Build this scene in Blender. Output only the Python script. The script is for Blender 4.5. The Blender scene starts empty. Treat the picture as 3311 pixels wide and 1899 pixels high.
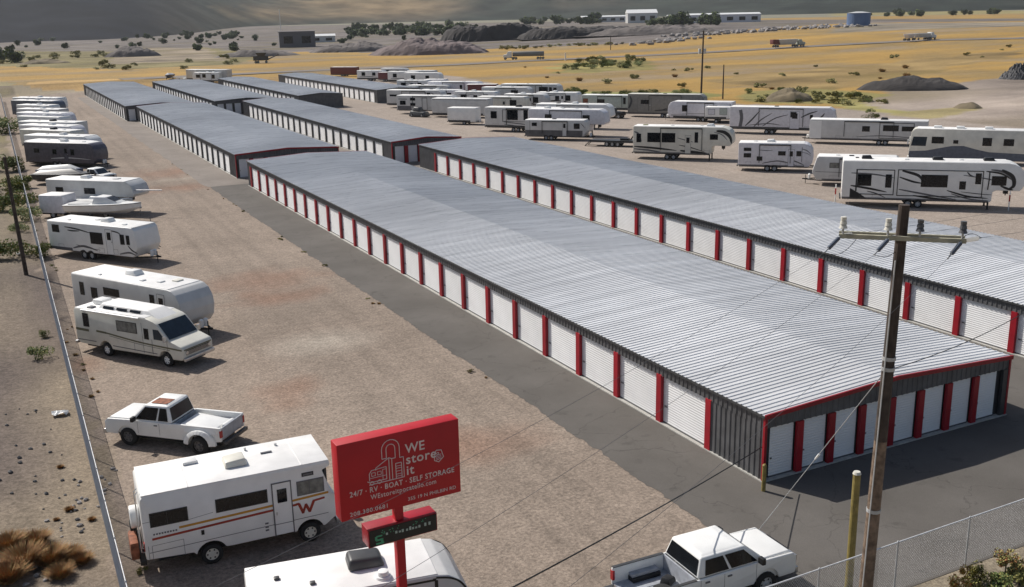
import bpy, bmesh, math, random
from mathutils import Vector, Matrix, noise
R = math.radians
random.seed(7)
sc = bpy.context.scene
# ------------------------------------------------------------------ camera
CF, CP, CR, CY, CH = 3296.01, 0.2670, -0.0218, 0.4670, 18.328   # focal (px of 3311), pitch, roll, yaw, height
cF = Vector((math.sin(CY)*math.cos(CP), math.cos(CY)*math.cos(CP), -math.sin(CP)))
_r = Vector((math.cos(CY), -math.sin(CY), 0)); _u = _r.cross(cF)
cR = _r*math.cos(CR)+_u*math.sin(CR); cU = -_r*math.sin(CR)+_u*math.cos(CR)
cam = bpy.data.cameras.new('camera'); co = bpy.data.objects.new('camera', cam); sc.collection.objects.link(co)
M3 = Matrix((cR, cU, -cF)).transposed()
co.matrix_world = Matrix.Translation((0, 0, CH)) @ M3.to_4x4()
cam.sensor_width = 36; cam.lens = CF/3311*36; cam.clip_start = 0.5; cam.clip_end = 12000
sc.camera = co
# ------------------------------------------------------------------ sky, sun, exposure
SUN_EL = R(44.0); SD = Vector((-0.4415, 0.8973, 0)).normalized()*math.cos(SUN_EL); SD.z = math.sin(SUN_EL)
w = bpy.data.worlds.new('World'); sc.world = w; w.use_nodes = True
nt = w.node_tree; bg = nt.nodes['Background']; sky = nt.nodes.new('ShaderNodeTexSky')
sky.sky_type = 'NISHITA'; sky.sun_disc = False; sky.sun_elevation = SUN_EL; sky.sun_rotation = math.atan2(SD.x, SD.y)
sky.air_density = 1.0; sky.dust_density = 2.0; sky.ozone_density = 1.0
nt.links.new(sky.outputs[0], bg.inputs[0]); bg.inputs[1].default_value = 0.072
sl = bpy.data.lights.new('sun', 'SUN'); sl.energy = 4.6; sl.angle = R(0.5); sl.color = (1, .95, .88)
so = bpy.data.objects.new('sun', sl); sc.collection.objects.link(so); so.rotation_euler = (-SD).to_track_quat('-Z', 'Y').to_euler()
sc.view_settings.view_transform = 'Standard'; sc.view_settings.look = 'None'; sc.view_settings.exposure = 0.12; sc.view_settings.gamma = 1

# ------------------------------------------------------------------ terrain height + picture-to-ground helper (pixels of a 2539 px wide view)
def sst(a, b, x):
    t = max(0, min(1, (x-a)/(b-a))); return t*t*(3-2*t)
def hz(x, y):
    z = 6.0*sst(235, 520, x)*sst(120, 330, y)
    z += 1.7*math.exp(-((y-330-0.12*x)/9.0)**2)*sst(70, 40, x)          # low dirt bank behind the yard
    if x < 1.5: z += 0.7*sst(1.5, -12, x)*sst(20, 45, y)
    return z
def ray(u, v):
    k = 3311/2539
    return cF + cR*((u*k-1655.5)/CF) - cU*((v*k-949.5)/CF)
def G(u, v, z=None):
    d = ray(u, v)
    zz = 0 if z is None else z
    for _ in range(1 if z is not None else 12):
        t = (zz-CH)/d.z; P = (d.x*t, d.y*t)
        if z is None: zz = hz(*P)
    return Vector((P[0], P[1], zz))
# ------------------------------------------------------------------ materials
MT = {}
def mat(name, c, rough=.6, metal=0, var=.12, scale=3, bump=0, bscale=40, c2=None, emit=0, spec=.5):
    if name in MT: return MT[name]
    m = bpy.data.materials.new(name); m.use_nodes = True; n = m.node_tree; b = n.nodes['Principled BSDF']
    b.inputs['Roughness'].default_value = rough; b.inputs['Metallic'].default_value = metal
    b.inputs['Specular IOR Level'].default_value = spec
    tc = n.nodes.new('ShaderNodeTexCoord'); nz = n.nodes.new('ShaderNodeTexNoise'); nz.inputs['Scale'].default_value = scale; nz.inputs['Detail'].default_value = 6
    n.links.new(tc.outputs['Object'], nz.inputs['Vector'])
    rp = n.nodes.new('ShaderNodeValToRGB'); rp.color_ramp.elements[0].position = .35; rp.color_ramp.elements[1].position = .68
    a = c2 if c2 else [v*(1-var) for v in c]; bb = c if c2 else [min(1, v*(1+var*.5)) for v in c]
    rp.color_ramp.elements[0].color = (*a, 1); rp.color_ramp.elements[1].color = (*bb, 1)
    n.links.new(nz.outputs[0], rp.inputs[0]); n.links.new(rp.outputs[0], b.inputs['Base Color'])
    if bump:
        n2 = n.nodes.new('ShaderNodeTexNoise'); n2.inputs['Scale'].default_value = bscale; n2.inputs['Detail'].default_value = 4
        n.links.new(tc.outputs['Object'], n2.inputs['Vector'])
        bp = n.nodes.new('ShaderNodeBump'); bp.inputs['Strength'].default_value = bump; bp.inputs['Distance'].default_value = .05
        n.links.new(n2.outputs[0], bp.inputs['Height']); n.links.new(bp.outputs[0], b.inputs['Normal'])
    if emit:
        b.inputs['Emission Color'].default_value = (*c, 1); b.inputs['Emission Strength'].default_value = emit
    MT[name] = m; return m
mat('white', (.84, .84, .82), .35, var=.07, scale=1.2)
mat('roofwhite', (.84, .83, .81), .55, var=.12, scale=1.0)
mat('cream', (.70, .68, .60), .4, var=.12, scale=1.2)
mat('lightgrey', (.60, .60, .59), .4, var=.1, scale=1.2)
mat('midgrey', (.13, .13, .14), .4, var=.15)
mat('greengrey', (.46, .51, .46), .4, var=.12)
mat('taupe', (.23, .22, .20), .4, var=.15)
mat('charcoal', (.055, .056, .058), .45, var=.2, scale=2)
mat('charcoal2', (.11, .11, .115), .45, var=.25, scale=1.5)
mat('black', (.015, .015, .016), .5, var=.3)
mat('rubber', (.022, .022, .022), .85, var=.3)
mat('glass', (.008, .010, .013), .12, var=.2, spec=.35)
mat('glassblue', (.02, .035, .05), .1, var=.3, spec=.5)
mat('curtain', (.20, .20, .18), .5, var=.4, scale=5)
mat('chrome', (.55, .55, .56), .3, metal=.8)
mat('steel', (.50, .51, .52), .5, metal=.2, var=.15)
mat('rail', (.66, .67, .69), .5, metal=.1, var=.2, scale=6)
mat('red', (.36, .008, .020), .4, var=.15, scale=1.5)
mat('signred', (.48, .004, .014), .5, var=.10, scale=1)
mat('doorwhite', (.87, .87, .87), .5, var=.08, scale=.5)
mat('galv', (.80, .80, .80), .27, metal=.10, var=.12, scale=.09, spec=.9)
mat('wood', (.22, .155, .11), .9, var=.5, scale=4, bump=.5, bscale=15)
mat('wooddark', (.07, .052, .042), .9, var=.4, scale=3)
mat('arm', (.42, .40, .30), .8, var=.25)
mat('yellow', (.27, .21, .06), .6, var=.3, scale=4)
mat('orange', (.50, .16, .03), .6)
mat('stripeyellow', (.55, .27, .03), .5); mat('stripered', (.35, .04, .02), .5)
mat('rust', (.28, .10, .05), .8, var=.5, scale=6)
mat('redlamp', (.35, .01, .015), .2)
mat('navy', (.03, .05, .12), .3, var=.2)
mat('bluegrey', (.10, .12, .16), .3, var=.2)
mat('bed', (.38, .40, .44), .5, var=.2, scale=4)
mat('pink', (.75, .74, .72), .5)
mat('letter', (.78, .66, .64), .6)
mat('led', (.05, .25, .14), .4, emit=.10)
mat('ledw', (.3, .36, .33), .4, emit=.08)
mat('olive', (.20, .20, .08), .8, var=.4, scale=5)
mat('olivestripe', (.13, .125, .07), .5)
mat('brownred', (.16, .05, .05), .6)
mat('leafgreen', (.17, .22, .06), .8, var=.5, scale=2, c2=(.09, .125, .035))
mat('leafyellow', (.34, .30, .09), .8, c2=(.19, .18, .06), scale=2)
mat('drygrass', (.40, .21, .08), .9, c2=(.24, .11, .04), scale=1.5)
mat('drygold', (.42, .30, .12), .9, c2=(.20, .14, .05), scale=1.5)
mat('treegreen', (.10, .125, .085), .9, c2=(.055, .07, .05), scale=.3)
mat('bark', (.09, .07, .05), .9, var=.4)
mat('rock', (.30, .28, .27), .9, var=.4, scale=2)
mat('darkrock', (.10, .10, .105), .9, var=.5, scale=2)
mat('concrete', (.42, .41, .38), .85, var=.15, scale=4)
mat('purplewhite', (.70, .69, .73), .35, var=.1)
mat('darkvio', (.09, .085, .11), .35, var=.3)
# ------------------------------------------------------------------ mesh helpers
COL = sc.collection
class MB:
    def __init__(s): s.v = []; s.f = []; s.m = []; s.cut = None
    def add(s, vs, fs, mi=0):
        o = len(s.v); s.v += [tuple(p) for p in vs]
        for f in fs: s.f.append([o+i for i in f]); s.m.append(mi)
        return s
    def hull8(s, b, t, mi=0):
        return s.add(list(b)+list(t), [(3, 2, 1, 0), (4, 5, 6, 7), (0, 1, 5, 4), (1, 2, 6, 5), (2, 3, 7, 6), (3, 0, 4, 7)], mi)
    def box(s, x0, x1, y0, y1, z0, z1, mi=0):
        return s.hull8([(x0, y0, z0), (x1, y0, z0), (x1, y1, z0), (x0, y1, z0)], [(x0, y0, z1), (x1, y0, z1), (x1, y1, z1), (x0, y1, z1)], mi)
    def prism(s, poly, y0, y1, mi=0):            # polygon in (x, z) extruded along y
        n = len(poly); vs = [(x, y0, z) for x, z in poly]+[(x, y1, z) for x, z in poly]
        fs = [tuple(range(n)), tuple(range(2*n-1, n-1, -1))]+[(i, n+i, n+(i+1) % n, (i+1) % n) for i in range(n)]
        return s.add(vs, fs, mi)
    def quad(s, a, b, c, d, mi=0): return s.add([a, b, c, d], [(0, 1, 2, 3)], mi)
    def cyl(s, p0, p1, r0, r1=None, n=10, mi=0):
        r1 = r0 if r1 is None else r1
        p0 = Vector(p0); p1 = Vector(p1); d = (p1-p0).normalized(); a = d.orthogonal().normalized(); b = d.cross(a)
        ring = [a*math.cos(2*math.pi*i/n)+b*math.sin(2*math.pi*i/n) for i in range(n)]
        vs = [p0+q*r0 for q in ring]+[p1+q*r1 for q in ring]
        return s.add(vs, [tuple(range(n-1, -1, -1)), tuple(range(n, 2*n))]+[(i, (i+1) % n, n+(i+1) % n, n+i) for i in range(n)], mi)
    def tube(s, pts, r, n=6, mi=0):
        for a, b in zip(pts[:-1], pts[1:]): s.cyl(a, b, r, n=n, mi=mi)
        return s
    def bevel_here(s): s.cut = len(s.f); return s   # faces so far get bevelled
    def mesh(s, name, mats, bev=0, smooth=False, seg=2):
        me = bpy.data.meshes.new(name)
        bm = bmesh.new(); cut = s.cut if s.cut is not None else len(s.f)
        def put(lo, hi):
            used = {}
            for k in range(lo, hi):
                vs = []
                for i in s.f[k]:
                    if i not in used: used[i] = bm.verts.new(s.v[i])
                    vs.append(used[i])
                try: f = bm.faces.new(vs); f.material_index = s.m[k]; f.smooth = smooth
                except ValueError: pass
        put(0, cut)
        if cut: bmesh.ops.recalc_face_normals(bm, faces=bm.faces[:])
        if bev and cut:
            es = [e for e in bm.edges if len(e.link_faces) == 2 and e.calc_face_angle(0) > .35]
            bmesh.ops.bevel(bm, geom=es, offset=bev, segments=seg, affect='EDGES', profile=.5, clamp_overlap=True)
        put(cut, len(s.f))
        if bev and not smooth:
            for f in bm.faces: f.smooth = True
        bm.to_mesh(me); bm.free()
        if bev and not smooth: me.set_sharp_from_angle(angle=R(32))
        for m in mats: me.materials.append(MT[m] if isinstance(m, str) else m)
        return me
    def build(s, name, mats, parent=None, bev=0, smooth=False, seg=2, **kw):
        if isinstance(mats, str): mats = [mats]
        return obj(name, s.mesh(name, mats, bev, smooth, seg), parent, **kw)
def obj(name, me, parent=None, loc=None, rz=0, label=None, cat=None, group=None, kind=None):
    o = bpy.data.objects.new(name, me); COL.objects.link(o)
    if parent: o.parent = parent
    if loc is not None: o.location = loc
    if rz: o.rotation_euler = (0, 0, rz)
    if label: o['label'] = label
    if cat: o['category'] = cat
    if group: o['group'] = group
    if kind: o['kind'] = kind
    return o
def thing(name, label, cat, loc=(0, 0, 0), rz=0, group=None): return obj(name, None, None, loc, rz, label, cat, group)
def struct(name, me): return obj(name, me, kind='structure')
def dup(root, loc=None, rz=None, label=None, scale=None):
    r = root.copy(); COL.objects.link(r)
    if loc is not None: r.location = loc
    if rz is not None: r.rotation_euler = (0, 0, rz)
    if scale: r.scale = scale
    if label: r['label'] = label
    for ch in list(root.children):
        c = ch.copy(); COL.objects.link(c); c.parent = r
        for g in ch.children:
            d = g.copy(); COL.objects.link(d); d.parent = c
    return r
# galvanised roof: every sheet a little different, faint streaks down the slope, blotches of dust
def tune_galv():
    m = MT['galv']; n = m.node_tree; b = n.nodes['Principled BSDF']; tc = n.nodes.new('ShaderNodeTexCoord')
    src = b.inputs['Base Color'].links[0].from_socket
    def layer(src, scl, lo, hi, det, tex='ShaderNodeTexNoise'):
        mp = n.nodes.new('ShaderNodeMapping'); mp.inputs['Scale'].default_value = scl; n.links.new(tc.outputs['Object'], mp.inputs[0])
        t = n.nodes.new(tex); t.inputs['Scale'].default_value = 1
        if tex == 'ShaderNodeTexNoise': t.inputs['Detail'].default_value = det
        n.links.new(mp.outputs[0], t.inputs['Vector'])
        r = n.nodes.new('ShaderNodeMapRange'); r.inputs[1].default_value = .3; r.inputs[2].default_value = .7; r.inputs[3].default_value = lo; r.inputs[4].default_value = hi; n.links.new(t.outputs['Fac'] if tex == 'ShaderNodeTexNoise' else t.outputs[0], r.inputs[0])
        v = n.nodes.new('ShaderNodeVectorMath'); v.operation = 'SCALE'; n.links.new(src, v.inputs[0]); n.links.new(r.outputs[0], v.inputs['Scale']); return v.outputs[0], r.outputs[0]
    a, _ = layer(src, (.02, 1.1, .02), .90, 1.06, 0); a, k = layer(a, (.5, 9, .5), .93, 1.05, 3); a, _ = layer(a, (.06, .04, .1), .84, 1.06, 4)
    n.links.new(a, b.inputs['Base Color'])
    r = n.nodes.new('ShaderNodeMapRange'); r.inputs[1].default_value = .9; r.inputs[2].default_value = 1.1; r.inputs[3].default_value = .22; r.inputs[4].default_value = .42; n.links.new(k, r.inputs[0]); n.links.new(r.outputs[0], b.inputs['Roughness'])
tune_galv()
def tune_random(name, lo, hi):                      # small differences from one copy to the next
    n = MT[name].node_tree; b = n.nodes['Principled BSDF']; src = b.inputs['Base Color'].links[0].from_socket
    oi = n.nodes.new('ShaderNodeObjectInfo'); r = n.nodes.new('ShaderNodeMapRange'); r.inputs[3].default_value = lo; r.inputs[4].default_value = hi; n.links.new(oi.outputs['Random'], r.inputs[0])
    v = n.nodes.new('ShaderNodeVectorMath'); v.operation = 'SCALE'; n.links.new(src, v.inputs[0]); n.links.new(r.outputs[0], v.inputs['Scale']); n.links.new(v.outputs[0], b.inputs['Base Color'])
tune_random('doorwhite', .91, 1.0); tune_random('red', .80, 1.05)
# ================================================================== GROUND
def npoly(pts, z=None): return [(G(u, v).x, G(u, v).y) if z is None else (G(u, v, z).x, G(u, v, z).y) for u, v in pts]
def inside(p, poly):
    x, y = p; c = False; n = len(poly); j = n-1
    for i in range(n):
        xi, yi = poly[i]; xj, yj = poly[j]
        if (yi > y) != (yj > y) and x < (xj-xi)*(y-yi)/(yj-yi)+xi: c = not c
        j = i
    return c
GOLD = (.335, .21, .064); GOLD2 = (.25, .175, .075); QUARRY = (.145, .127, .118); GRAV = (.232, .188, .152); OLIVE = (.17, .145, .07); SCRUB = (.25, .215, .175); TAN = (.44, .37, .27); FARG = (.20, .19, .14)
zones = [  # (polygon in world metres, colour)
    (npoly([(-700, 160), (-300, 150), (0, 146), (250, 172), (620, 152), (640, 128), (1000, 132), (1110, 126), (1300, 118), (1560, 108), (1700, 92), (1900, 70), (2100, 58), (2539, 52), (2900, 52), (2900, 44), (1500, 52), (600, 66), (300, 84), (-700, 92)]), QUARRY),
    (npoly([(-900, 172), (0, 165), (300, 172), (620, 158), (640, 130), (500, 118), (300, 128), (0, 128), (-900, 140)]), OLIVE),
    (npoly([(250, 160), (560, 150), (520, 122), (330, 118)]), (.22, .18, .13)),
    (npoly([(2060, 40), (2539, 34), (3000, 34), (3000, 28), (2300, 26), (2060, 34)]), (.26, .22, .10)),
    (npoly([(2060, 80), (2539, 66), (3200, 62), (3200, 52), (2100, 58)]), (.22, .19, .15)),
    (npoly([(1400, 182), (1620, 172), (1600, 150), (1480, 148), (1390, 158)]), (.22, .19, .07)),
    (npoly([(1750, 200), (2000, 232), (2150, 205), (2539, 130), (2539, 118), (1900, 180)]), GOLD2),
    (npoly([(1840, 255), (2060, 260), (2180, 300), (2300, 300), (2200, 235), (1950, 218), (1850, 225)]), (.28, .25, .10)),
    (npoly([(1380, 244), (1660, 250), (1800, 240), (1700, 228), (1390, 226)]), (.22, .22, .08)),
    (npoly([(2150, 262), (2180, 235), (2140, 222), (2250, 215), (2539, 190), (3400, 150), (3600, 330), (2539, 330), (2380, 305), (2300, 285)]), (.27, .225, .19)),
    (npoly([(2150, 288), (2330, 268), (2430, 262), (2400, 285), (2300, 305), (2160, 310)]), (.24, .20, .10)),
    (npoly([(60, 240), (60, 205), (300, 195), (420, 200), (760, 188), (780, 210), (300, 245)]), (.34, .22, .09)),
    (npoly([(0, 240), (300, 240), (600, 212), (560, 204), (240, 228), (0, 222)]), (.25, .21, .15)),
    (npoly([(-800, 240), (20, 236), (20, 200), (-800, 205)]), (.21, .18, .10)),
]
lot = npoly([(1060, 182), (1140, 190), (1400, 246), (1500, 246), (2090, 268), (2300, 296), (2539, 318), (3400, 340)])
lotpoly = [(21.3, 26.0), (64, 26.0), (150, 26)]+[p for p in reversed(lot)]+[(62, 300), (62, 330), (4, 305), (2.4, 290), (2.4, 20)]
SC2 = [(-60, 15), (2.4, 15), (2.4, 290), (-60, 340)]
dirt_spots = [(G(660, 695), 5.0, 2.6), (G(700, 735), 4, 1.8), (G(700, 965), 2.2, 1.2), (G(430, 428), 7, 3.5), (G(455, 465), 8, 2.2), (G(720, 1000), 1.6, .8), (G(1150, 1105), 4, 1.6), (G(200, 905), 1.6, 1.2)]
light_spots = [(G(510, 440), 8, 1.0), (G(560, 470), 6, .6), (G(800, 850), 4, 3)]
def gcol(x, y):
    nx = noise.noise(Vector((x*.035, y*.035, 0)))
    s = 1+0.02*math.hypot(x, y)
    wx = x+noise.noise(Vector((x*.06, y*.06, 3)))*min(9, s); wy = y+noise.noise(Vector((x*.06, y*.06, 9)))*min(9, s)
    n2 = noise.fractal(Vector((x*.012, y*.03, 6)), .7, 2.2, 5)
    c = Vector(GOLD).lerp(Vector(GOLD2), min(1, max(0, .45+1.1*nx+1.6*n2)))
    if n2 > .3: c = c.lerp(Vector((.25, .19, .12)), min(.8, (n2-.3)*3))
    if math.hypot(x, y) > 1500: c = Vector(FARG)
    for poly, col in zones:
        if inside((wx, wy), poly): c = Vector(col)*(1+.25*noise.noise(Vector((x*.08, y*.08, 5)))+.5*noise.fractal(Vector((x*.02, y*.05, 1)), .6, 2.2, 4)); c = c.lerp(Vector(col)*.6+Vector((.05, .04, .01)), min(1, max(0, 2.5*noise.noise(Vector((x*.015, y*.04, 31))))))
    inlot = inside((x+noise.noise(Vector((x*.3, y*.3, 3)))*.8, y+noise.noise(Vector((x*.3, y*.3, 9)))*.8), lotpoly)
    if inlot: 
        c = Vector(GRAV)*(1+.10*noise.noise(Vector((x*.12, y*.12, 1)))+.06*noise.noise(Vector((x*.6, y*.25, 7))))
        if x > 62: c = c.lerp(Vector((.32, .275, .24)), .6)
        for P, rx, ry in dirt_spots:
            d = math.hypot((x-P.x)/rx, (y-P.y)/ry/1.6)+.5*noise.noise(Vector((x*.5, y*.5, 2)))
            if d < 1: c = c.lerp(Vector((.22, .125, .085)), .62*(1-d)**.7)
        for P, rx, ry in light_spots:
            d = math.hypot((x-P.x)/rx, (y-P.y)/ry)
            if d < 1: c = c.lerp(Vector((.5, .45, .38)), .5*(1-d))
        if x < 12: c = c.lerp(Vector((.30, .235, .185)), .35*max(0, .5+noise.noise(Vector((x*.25, y*.2, 11)))))
        # wheel ruts along the lane
        for rx in (14.2, 16.1, 17.6, 19.3):
            c *= 1-.13*math.exp(-((x-rx-1.2*noise.noise(Vector((0, y*.03, rx))))/.28)**2)
    elif x < 8 and 12 < y < 335:
        t = max(0, min(1, .5+1.6*noise.noise(Vector((x*.16, y*.09, 4)))))
        c = Vector((.115, .092, .080)).lerp(Vector((.21, .17, .125)), t)
        if y > 75: c = c.lerp(Vector(OLIVE), min(.75, (y-75)/90)*max(0, .55+noise.noise(Vector((x*.2, y*.08, 8)))))
    elif y < 30 and x > 2: 
        c = Vector((.25, .21, .155))*(1+.2*noise.noise(Vector((x*.5, y*.5, 1))))
    return c
def axis(a, b, s0, gr, mid):
    out = [mid]; st = s0; v = mid
    while v < b: v += st; out.append(v); st = s0 if v-mid < 26 else st*gr
    v = mid; st = s0
    while v > a: v -= st; out.insert(0, v); st = st*1.12
    return out
xs = axis(-1500, 5200, .55, 1.018, 2.0); ys = axis(-200, 5200, .55, 1.013, 22)
gm = bpy.data.meshes.new('ground'); nx_, ny_ = len(xs), len(ys)
gv = [(x, y, hz(x, y) + (0 if (2 < x < 100 and 20 < y < 300) else .15*min(1, max(0, math.hypot(x-40, y-120)-150)/100)*noise.noise(Vector((x*.03, y*.03, 0))))) for y in ys for x in xs]
gf = [(j*nx_+i, j*nx_+i+1, (j+1)*nx_+i+1, (j+1)*nx_+i) for j in range(ny_-1) for i in range(nx_-1)]
gm.from_pydata(gv, [], gf)
ca = gm.color_attributes.new('tone', 'FLOAT_COLOR', 'POINT')
buf = []
for y in ys:
    for x in xs: c = gcol(x, y); buf += [c[0], c[1], c[2], 1]
ca.data.foreach_set('color', buf)
def ground_mat():
    m = bpy.data.materials.new('ground'); m.use_nodes = True; n = m.node_tree; b = n.nodes['Principled BSDF']; b.inputs['Roughness'].default_value = .95; b.inputs['Specular IOR Level'].default_value = .2
    at = n.nodes.new('ShaderNodeAttribute'); at.attribute_name = 'tone'; g = n.nodes.new('ShaderNodeNewGeometry')
    def nz(sc_, det, lo, hi, p0, p1, vec=None, kind='ShaderNodeTexNoise'):
        t = n.nodes.new(kind); t.inputs['Scale'].default_value = sc_
        if kind == 'ShaderNodeTexNoise': t.inputs['Detail'].default_value = det; t.inputs['Roughness'].default_value = .65
        n.links.new(vec or g.outputs['Position'], t.inputs['Vector'])
        mr = n.nodes.new('ShaderNodeMapRange'); mr.inputs[1].default_value = p0; mr.inputs[2].default_value = p1; mr.inputs[3].default_value = lo; mr.inputs[4].default_value = hi
        n.links.new(t.outputs[0], mr.inputs[0]); return mr.outputs[0], t
    def mul(a, b_):
        v = n.nodes.new('ShaderNodeVectorMath'); v.operation = 'SCALE'; n.links.new(a, v.inputs[0]); n.links.new(b_, v.inputs['Scale']); return v.outputs[0]
    mp = n.nodes.new('ShaderNodeMapping'); mp.inputs['Scale'].default_value = (.35, 1, 1); n.links.new(g.outputs['Position'], mp.inputs[0])
    a1, t1 = nz(7.0, 5, .62, 1.38, .3, .7); a2, _ = nz(.45, 6, .90, 1.1, .3, .7); a3, _ = nz(.035, 8, .84, 1.16, .32, .68, mp.outputs[0]); a4, _ = nz(26, 0, .80, 1.18, 0, .6, None, 'ShaderNodeTexVoronoi')
    wv = n.nodes.new('ShaderNodeTexWave'); wv.inputs['Scale'].default_value = .16; wv.inputs['Distortion'].default_value = 16; wv.inputs['Detail'].default_value = 3; wv.inputs['Detail Scale'].default_value = .6
    mp2 = n.nodes.new('ShaderNodeMapping'); mp2.inputs['Scale'].default_value = (1, .16, 1); mp2.inputs['Rotation'].default_value = (0, 0, .06); n.links.new(g.outputs['Position'], mp2.inputs[0]); n.links.new(mp2.outputs[0], wv.inputs['Vector'])
    w1 = n.nodes.new('ShaderNodeMapRange'); w1.inputs[1].default_value = .0; w1.inputs[2].default_value = .35; w1.inputs[3].default_value = .955; w1.inputs[4].default_value = 1.01; n.links.new(wv.outputs['Fac'], w1.inputs[0])
    a5, _ = nz(2.2, 8, .84, 1.14, .35, .65)
    c = mul(mul(mul(mul(mul(mul(at.outputs['Color'], a1), a2), a3), a4), w1.outputs[0]), a5)
    n.links.new(c, b.inputs['Base Color'])
    bp = n.nodes.new('ShaderNodeBump'); bp.inputs['Strength'].default_value = .6; bp.inputs['Distance'].default_value = .06
    n.links.new(t1.outputs[0], bp.inputs['Height']); n.links.new(bp.outputs[0], b.inputs['Normal'])
    return m
MT['ground'] = ground_mat(); gm.materials.append(MT['ground'])
struct('ground', gm)
# asphalt lanes
def asphalt_mat(name, c1, c2):
    m = bpy.data.materials.new(name); m.use_nodes = True; n = m.node_tree; b = n.nodes['Principled BSDF']; b.inputs['Roughness'].default_value = .9; b.inputs['Specular IOR Level'].default_value = .25
    g = n.nodes.new('ShaderNodeNewGeometry')
    t = n.nodes.new('ShaderNodeTexNoise'); t.inputs['Scale'].default_value = .22; t.inputs['Detail'].default_value = 8; t.inputs['Roughness'].default_value = .6; n.links.new(g.outputs['Position'], t.inputs['Vector'])
    r = n.nodes.new('ShaderNodeValToRGB'); r.color_ramp.elements[0].position = .3; r.color_ramp.elements[1].position = .72; r.color_ramp.elements[0].color = (*c1, 1); r.color_ramp.elements[1].color = (*c2, 1); n.links.new(t.outputs[0], r.inputs[0])
    t2 = n.nodes.new('ShaderNodeTexNoise'); t2.inputs['Scale'].default_value = 45; t2.inputs['Detail'].default_value = 3; n.links.new(g.outputs['Position'], t2.inputs['Vector'])
    mr = n.nodes.new('ShaderNodeMapRange'); mr.inputs[1].default_value = .3; mr.inputs[2].default_value = .7; mr.inputs[3].default_value = .86; mr.inputs[4].default_value = 1.14; n.links.new(t2.outputs[0], mr.inputs[0])
    v = n.nodes.new('ShaderNodeVectorMath'); v.operation = 'SCALE'; n.links.new(r.outputs[0], v.inputs[0]); n.links.new(mr.outputs[0], v.inputs['Scale']); vo = n.nodes.new('ShaderNodeTexVoronoi'); vo.feature = 'DISTANCE_TO_EDGE'; vo.inputs['Scale'].default_value = .19
    t3 = n.nodes.new('ShaderNodeTexNoise'); t3.inputs['Scale'].default_value = .9; t3.inputs['Detail'].default_value = 6; n.links.new(g.outputs['Position'], t3.inputs['Vector'])
    ad = n.nodes.new('ShaderNodeVectorMath'); ad.operation = 'MULTIPLY_ADD'; ad.inputs[1].default_value = (2.5, 2.5, 0); n.links.new(t3.outputs['Color'], ad.inputs[0]); n.links.new(g.outputs['Position'], ad.inputs[2]); n.links.new(ad.outputs[0], vo.inputs['Vector'])
    cr = n.nodes.new('ShaderNodeMapRange'); cr.inputs[1].default_value = .0; cr.inputs[2].default_value = .008; cr.inputs[3].default_value = .72; cr.inputs[4].default_value = 1; n.links.new(vo.outputs['Distance'], cr.inputs[0])
    st = n.nodes.new('ShaderNodeTexNoise'); st.inputs['Scale'].default_value = 1.1; st.inputs['Detail'].default_value = 3; n.links.new(g.outputs['Position'], st.inputs['Vector'])
    sr = n.nodes.new('ShaderNodeMapRange'); sr.inputs[1].default_value = .62; sr.inputs[2].default_value = .74; sr.inputs[3].default_value = 1; sr.inputs[4].default_value = .80; n.links.new(st.outputs[0], sr.inputs[0])
    v2 = n.nodes.new('ShaderNodeVectorMath'); v2.operation = 'SCALE'; n.links.new(v.outputs[0], v2.inputs[0]); n.links.new(cr.outputs[0], v2.inputs['Scale']); v3 = n.nodes.new('ShaderNodeVectorMath'); v3.operation = 'SCALE'; n.links.new(v2.outputs[0], v3.inputs[0]); n.links.new(sr.outputs[0], v3.inputs['Scale'])
    n.links.new(v3.outputs[0], b.inputs['Base Color'])
    MT[name] = m
asphalt_mat('asphalt', (.098, .090, .081), (.140, .129, .118)); asphalt_mat('gravelroad', (.19, .165, .145), (.25, .22, .195)); asphalt_mat('roadgrey', (.18, .155, .135), (.23, .20, .175))
def sheet(name, edge_l, edge_r, z, mats):        # strip between two polylines
    b = MB(); n = len(edge_l)
    b.add([(x, y, z) for x, y in edge_l]+[(x, y, z) for x, y in edge_r], [(i, n+i, n+i+1, i+1) for i in range(n-1)])
    return struct(name, b.mesh(name, mats))
def wob(x, y, a=.14): return x+a*noise.noise(Vector((x, y*.45, 2)))+a*.7*noise.noise(Vector((x, y*1.9, 5)))+a*.8*noise.noise(Vector((x, y*4.3, 8)))
yl = [20.6+i*.2 for i in range(495)]
sheet('asphalt_lane', [(wob(21.55 + max(0, 24.5-y)*-0.9, y), y) for y in yl], [(61.8, y) for y in yl], .012, ['asphalt'])
yl2 = [119.1+i*2 for i in range(86)]
sheet('gravel_lane', [(wob(21.3, y, .3), y) for y in yl2], [(62.5, y) for y in yl2], .014, ['gravelroad'])
# far public road with two lanes
rd = [G(*p) for p in [(300, 198), (640, 182), (860, 172), (1110, 162), (1300, 152), (1500, 143), (1700, 133), (1950, 119), (2120, 109), (2275, 99), (2539, 87), (2900, 72)]]
b = MB(); rl = []; rr = []
for i, p in enumerate(rd):
    q = rd[min(i+1, len(rd)-1)]-rd[max(i-1, 0)]; q.z = 0; q.normalize(); s_ = Vector((-q.y, q.x, 0))
    rl.append(p+s_*6); rr.append(p-s_*6)
def fine(L, k=10):
    o = []
    for a, c in zip(L[:-1], L[1:]): o += [a.lerp(c, t/k) for t in range(k)]
    return o+[L[-1]]
rl, rr = fine(rl), fine(rr)
for p in rl+rr: p.z = hz(p.x, p.y)+.16
n = len(rl); b.add(rl+rr, [(i, n+i, n+i+1, i+1) for i in range(n-1)])
struct('road', b.mesh('road', ['roadgrey']))
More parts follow.
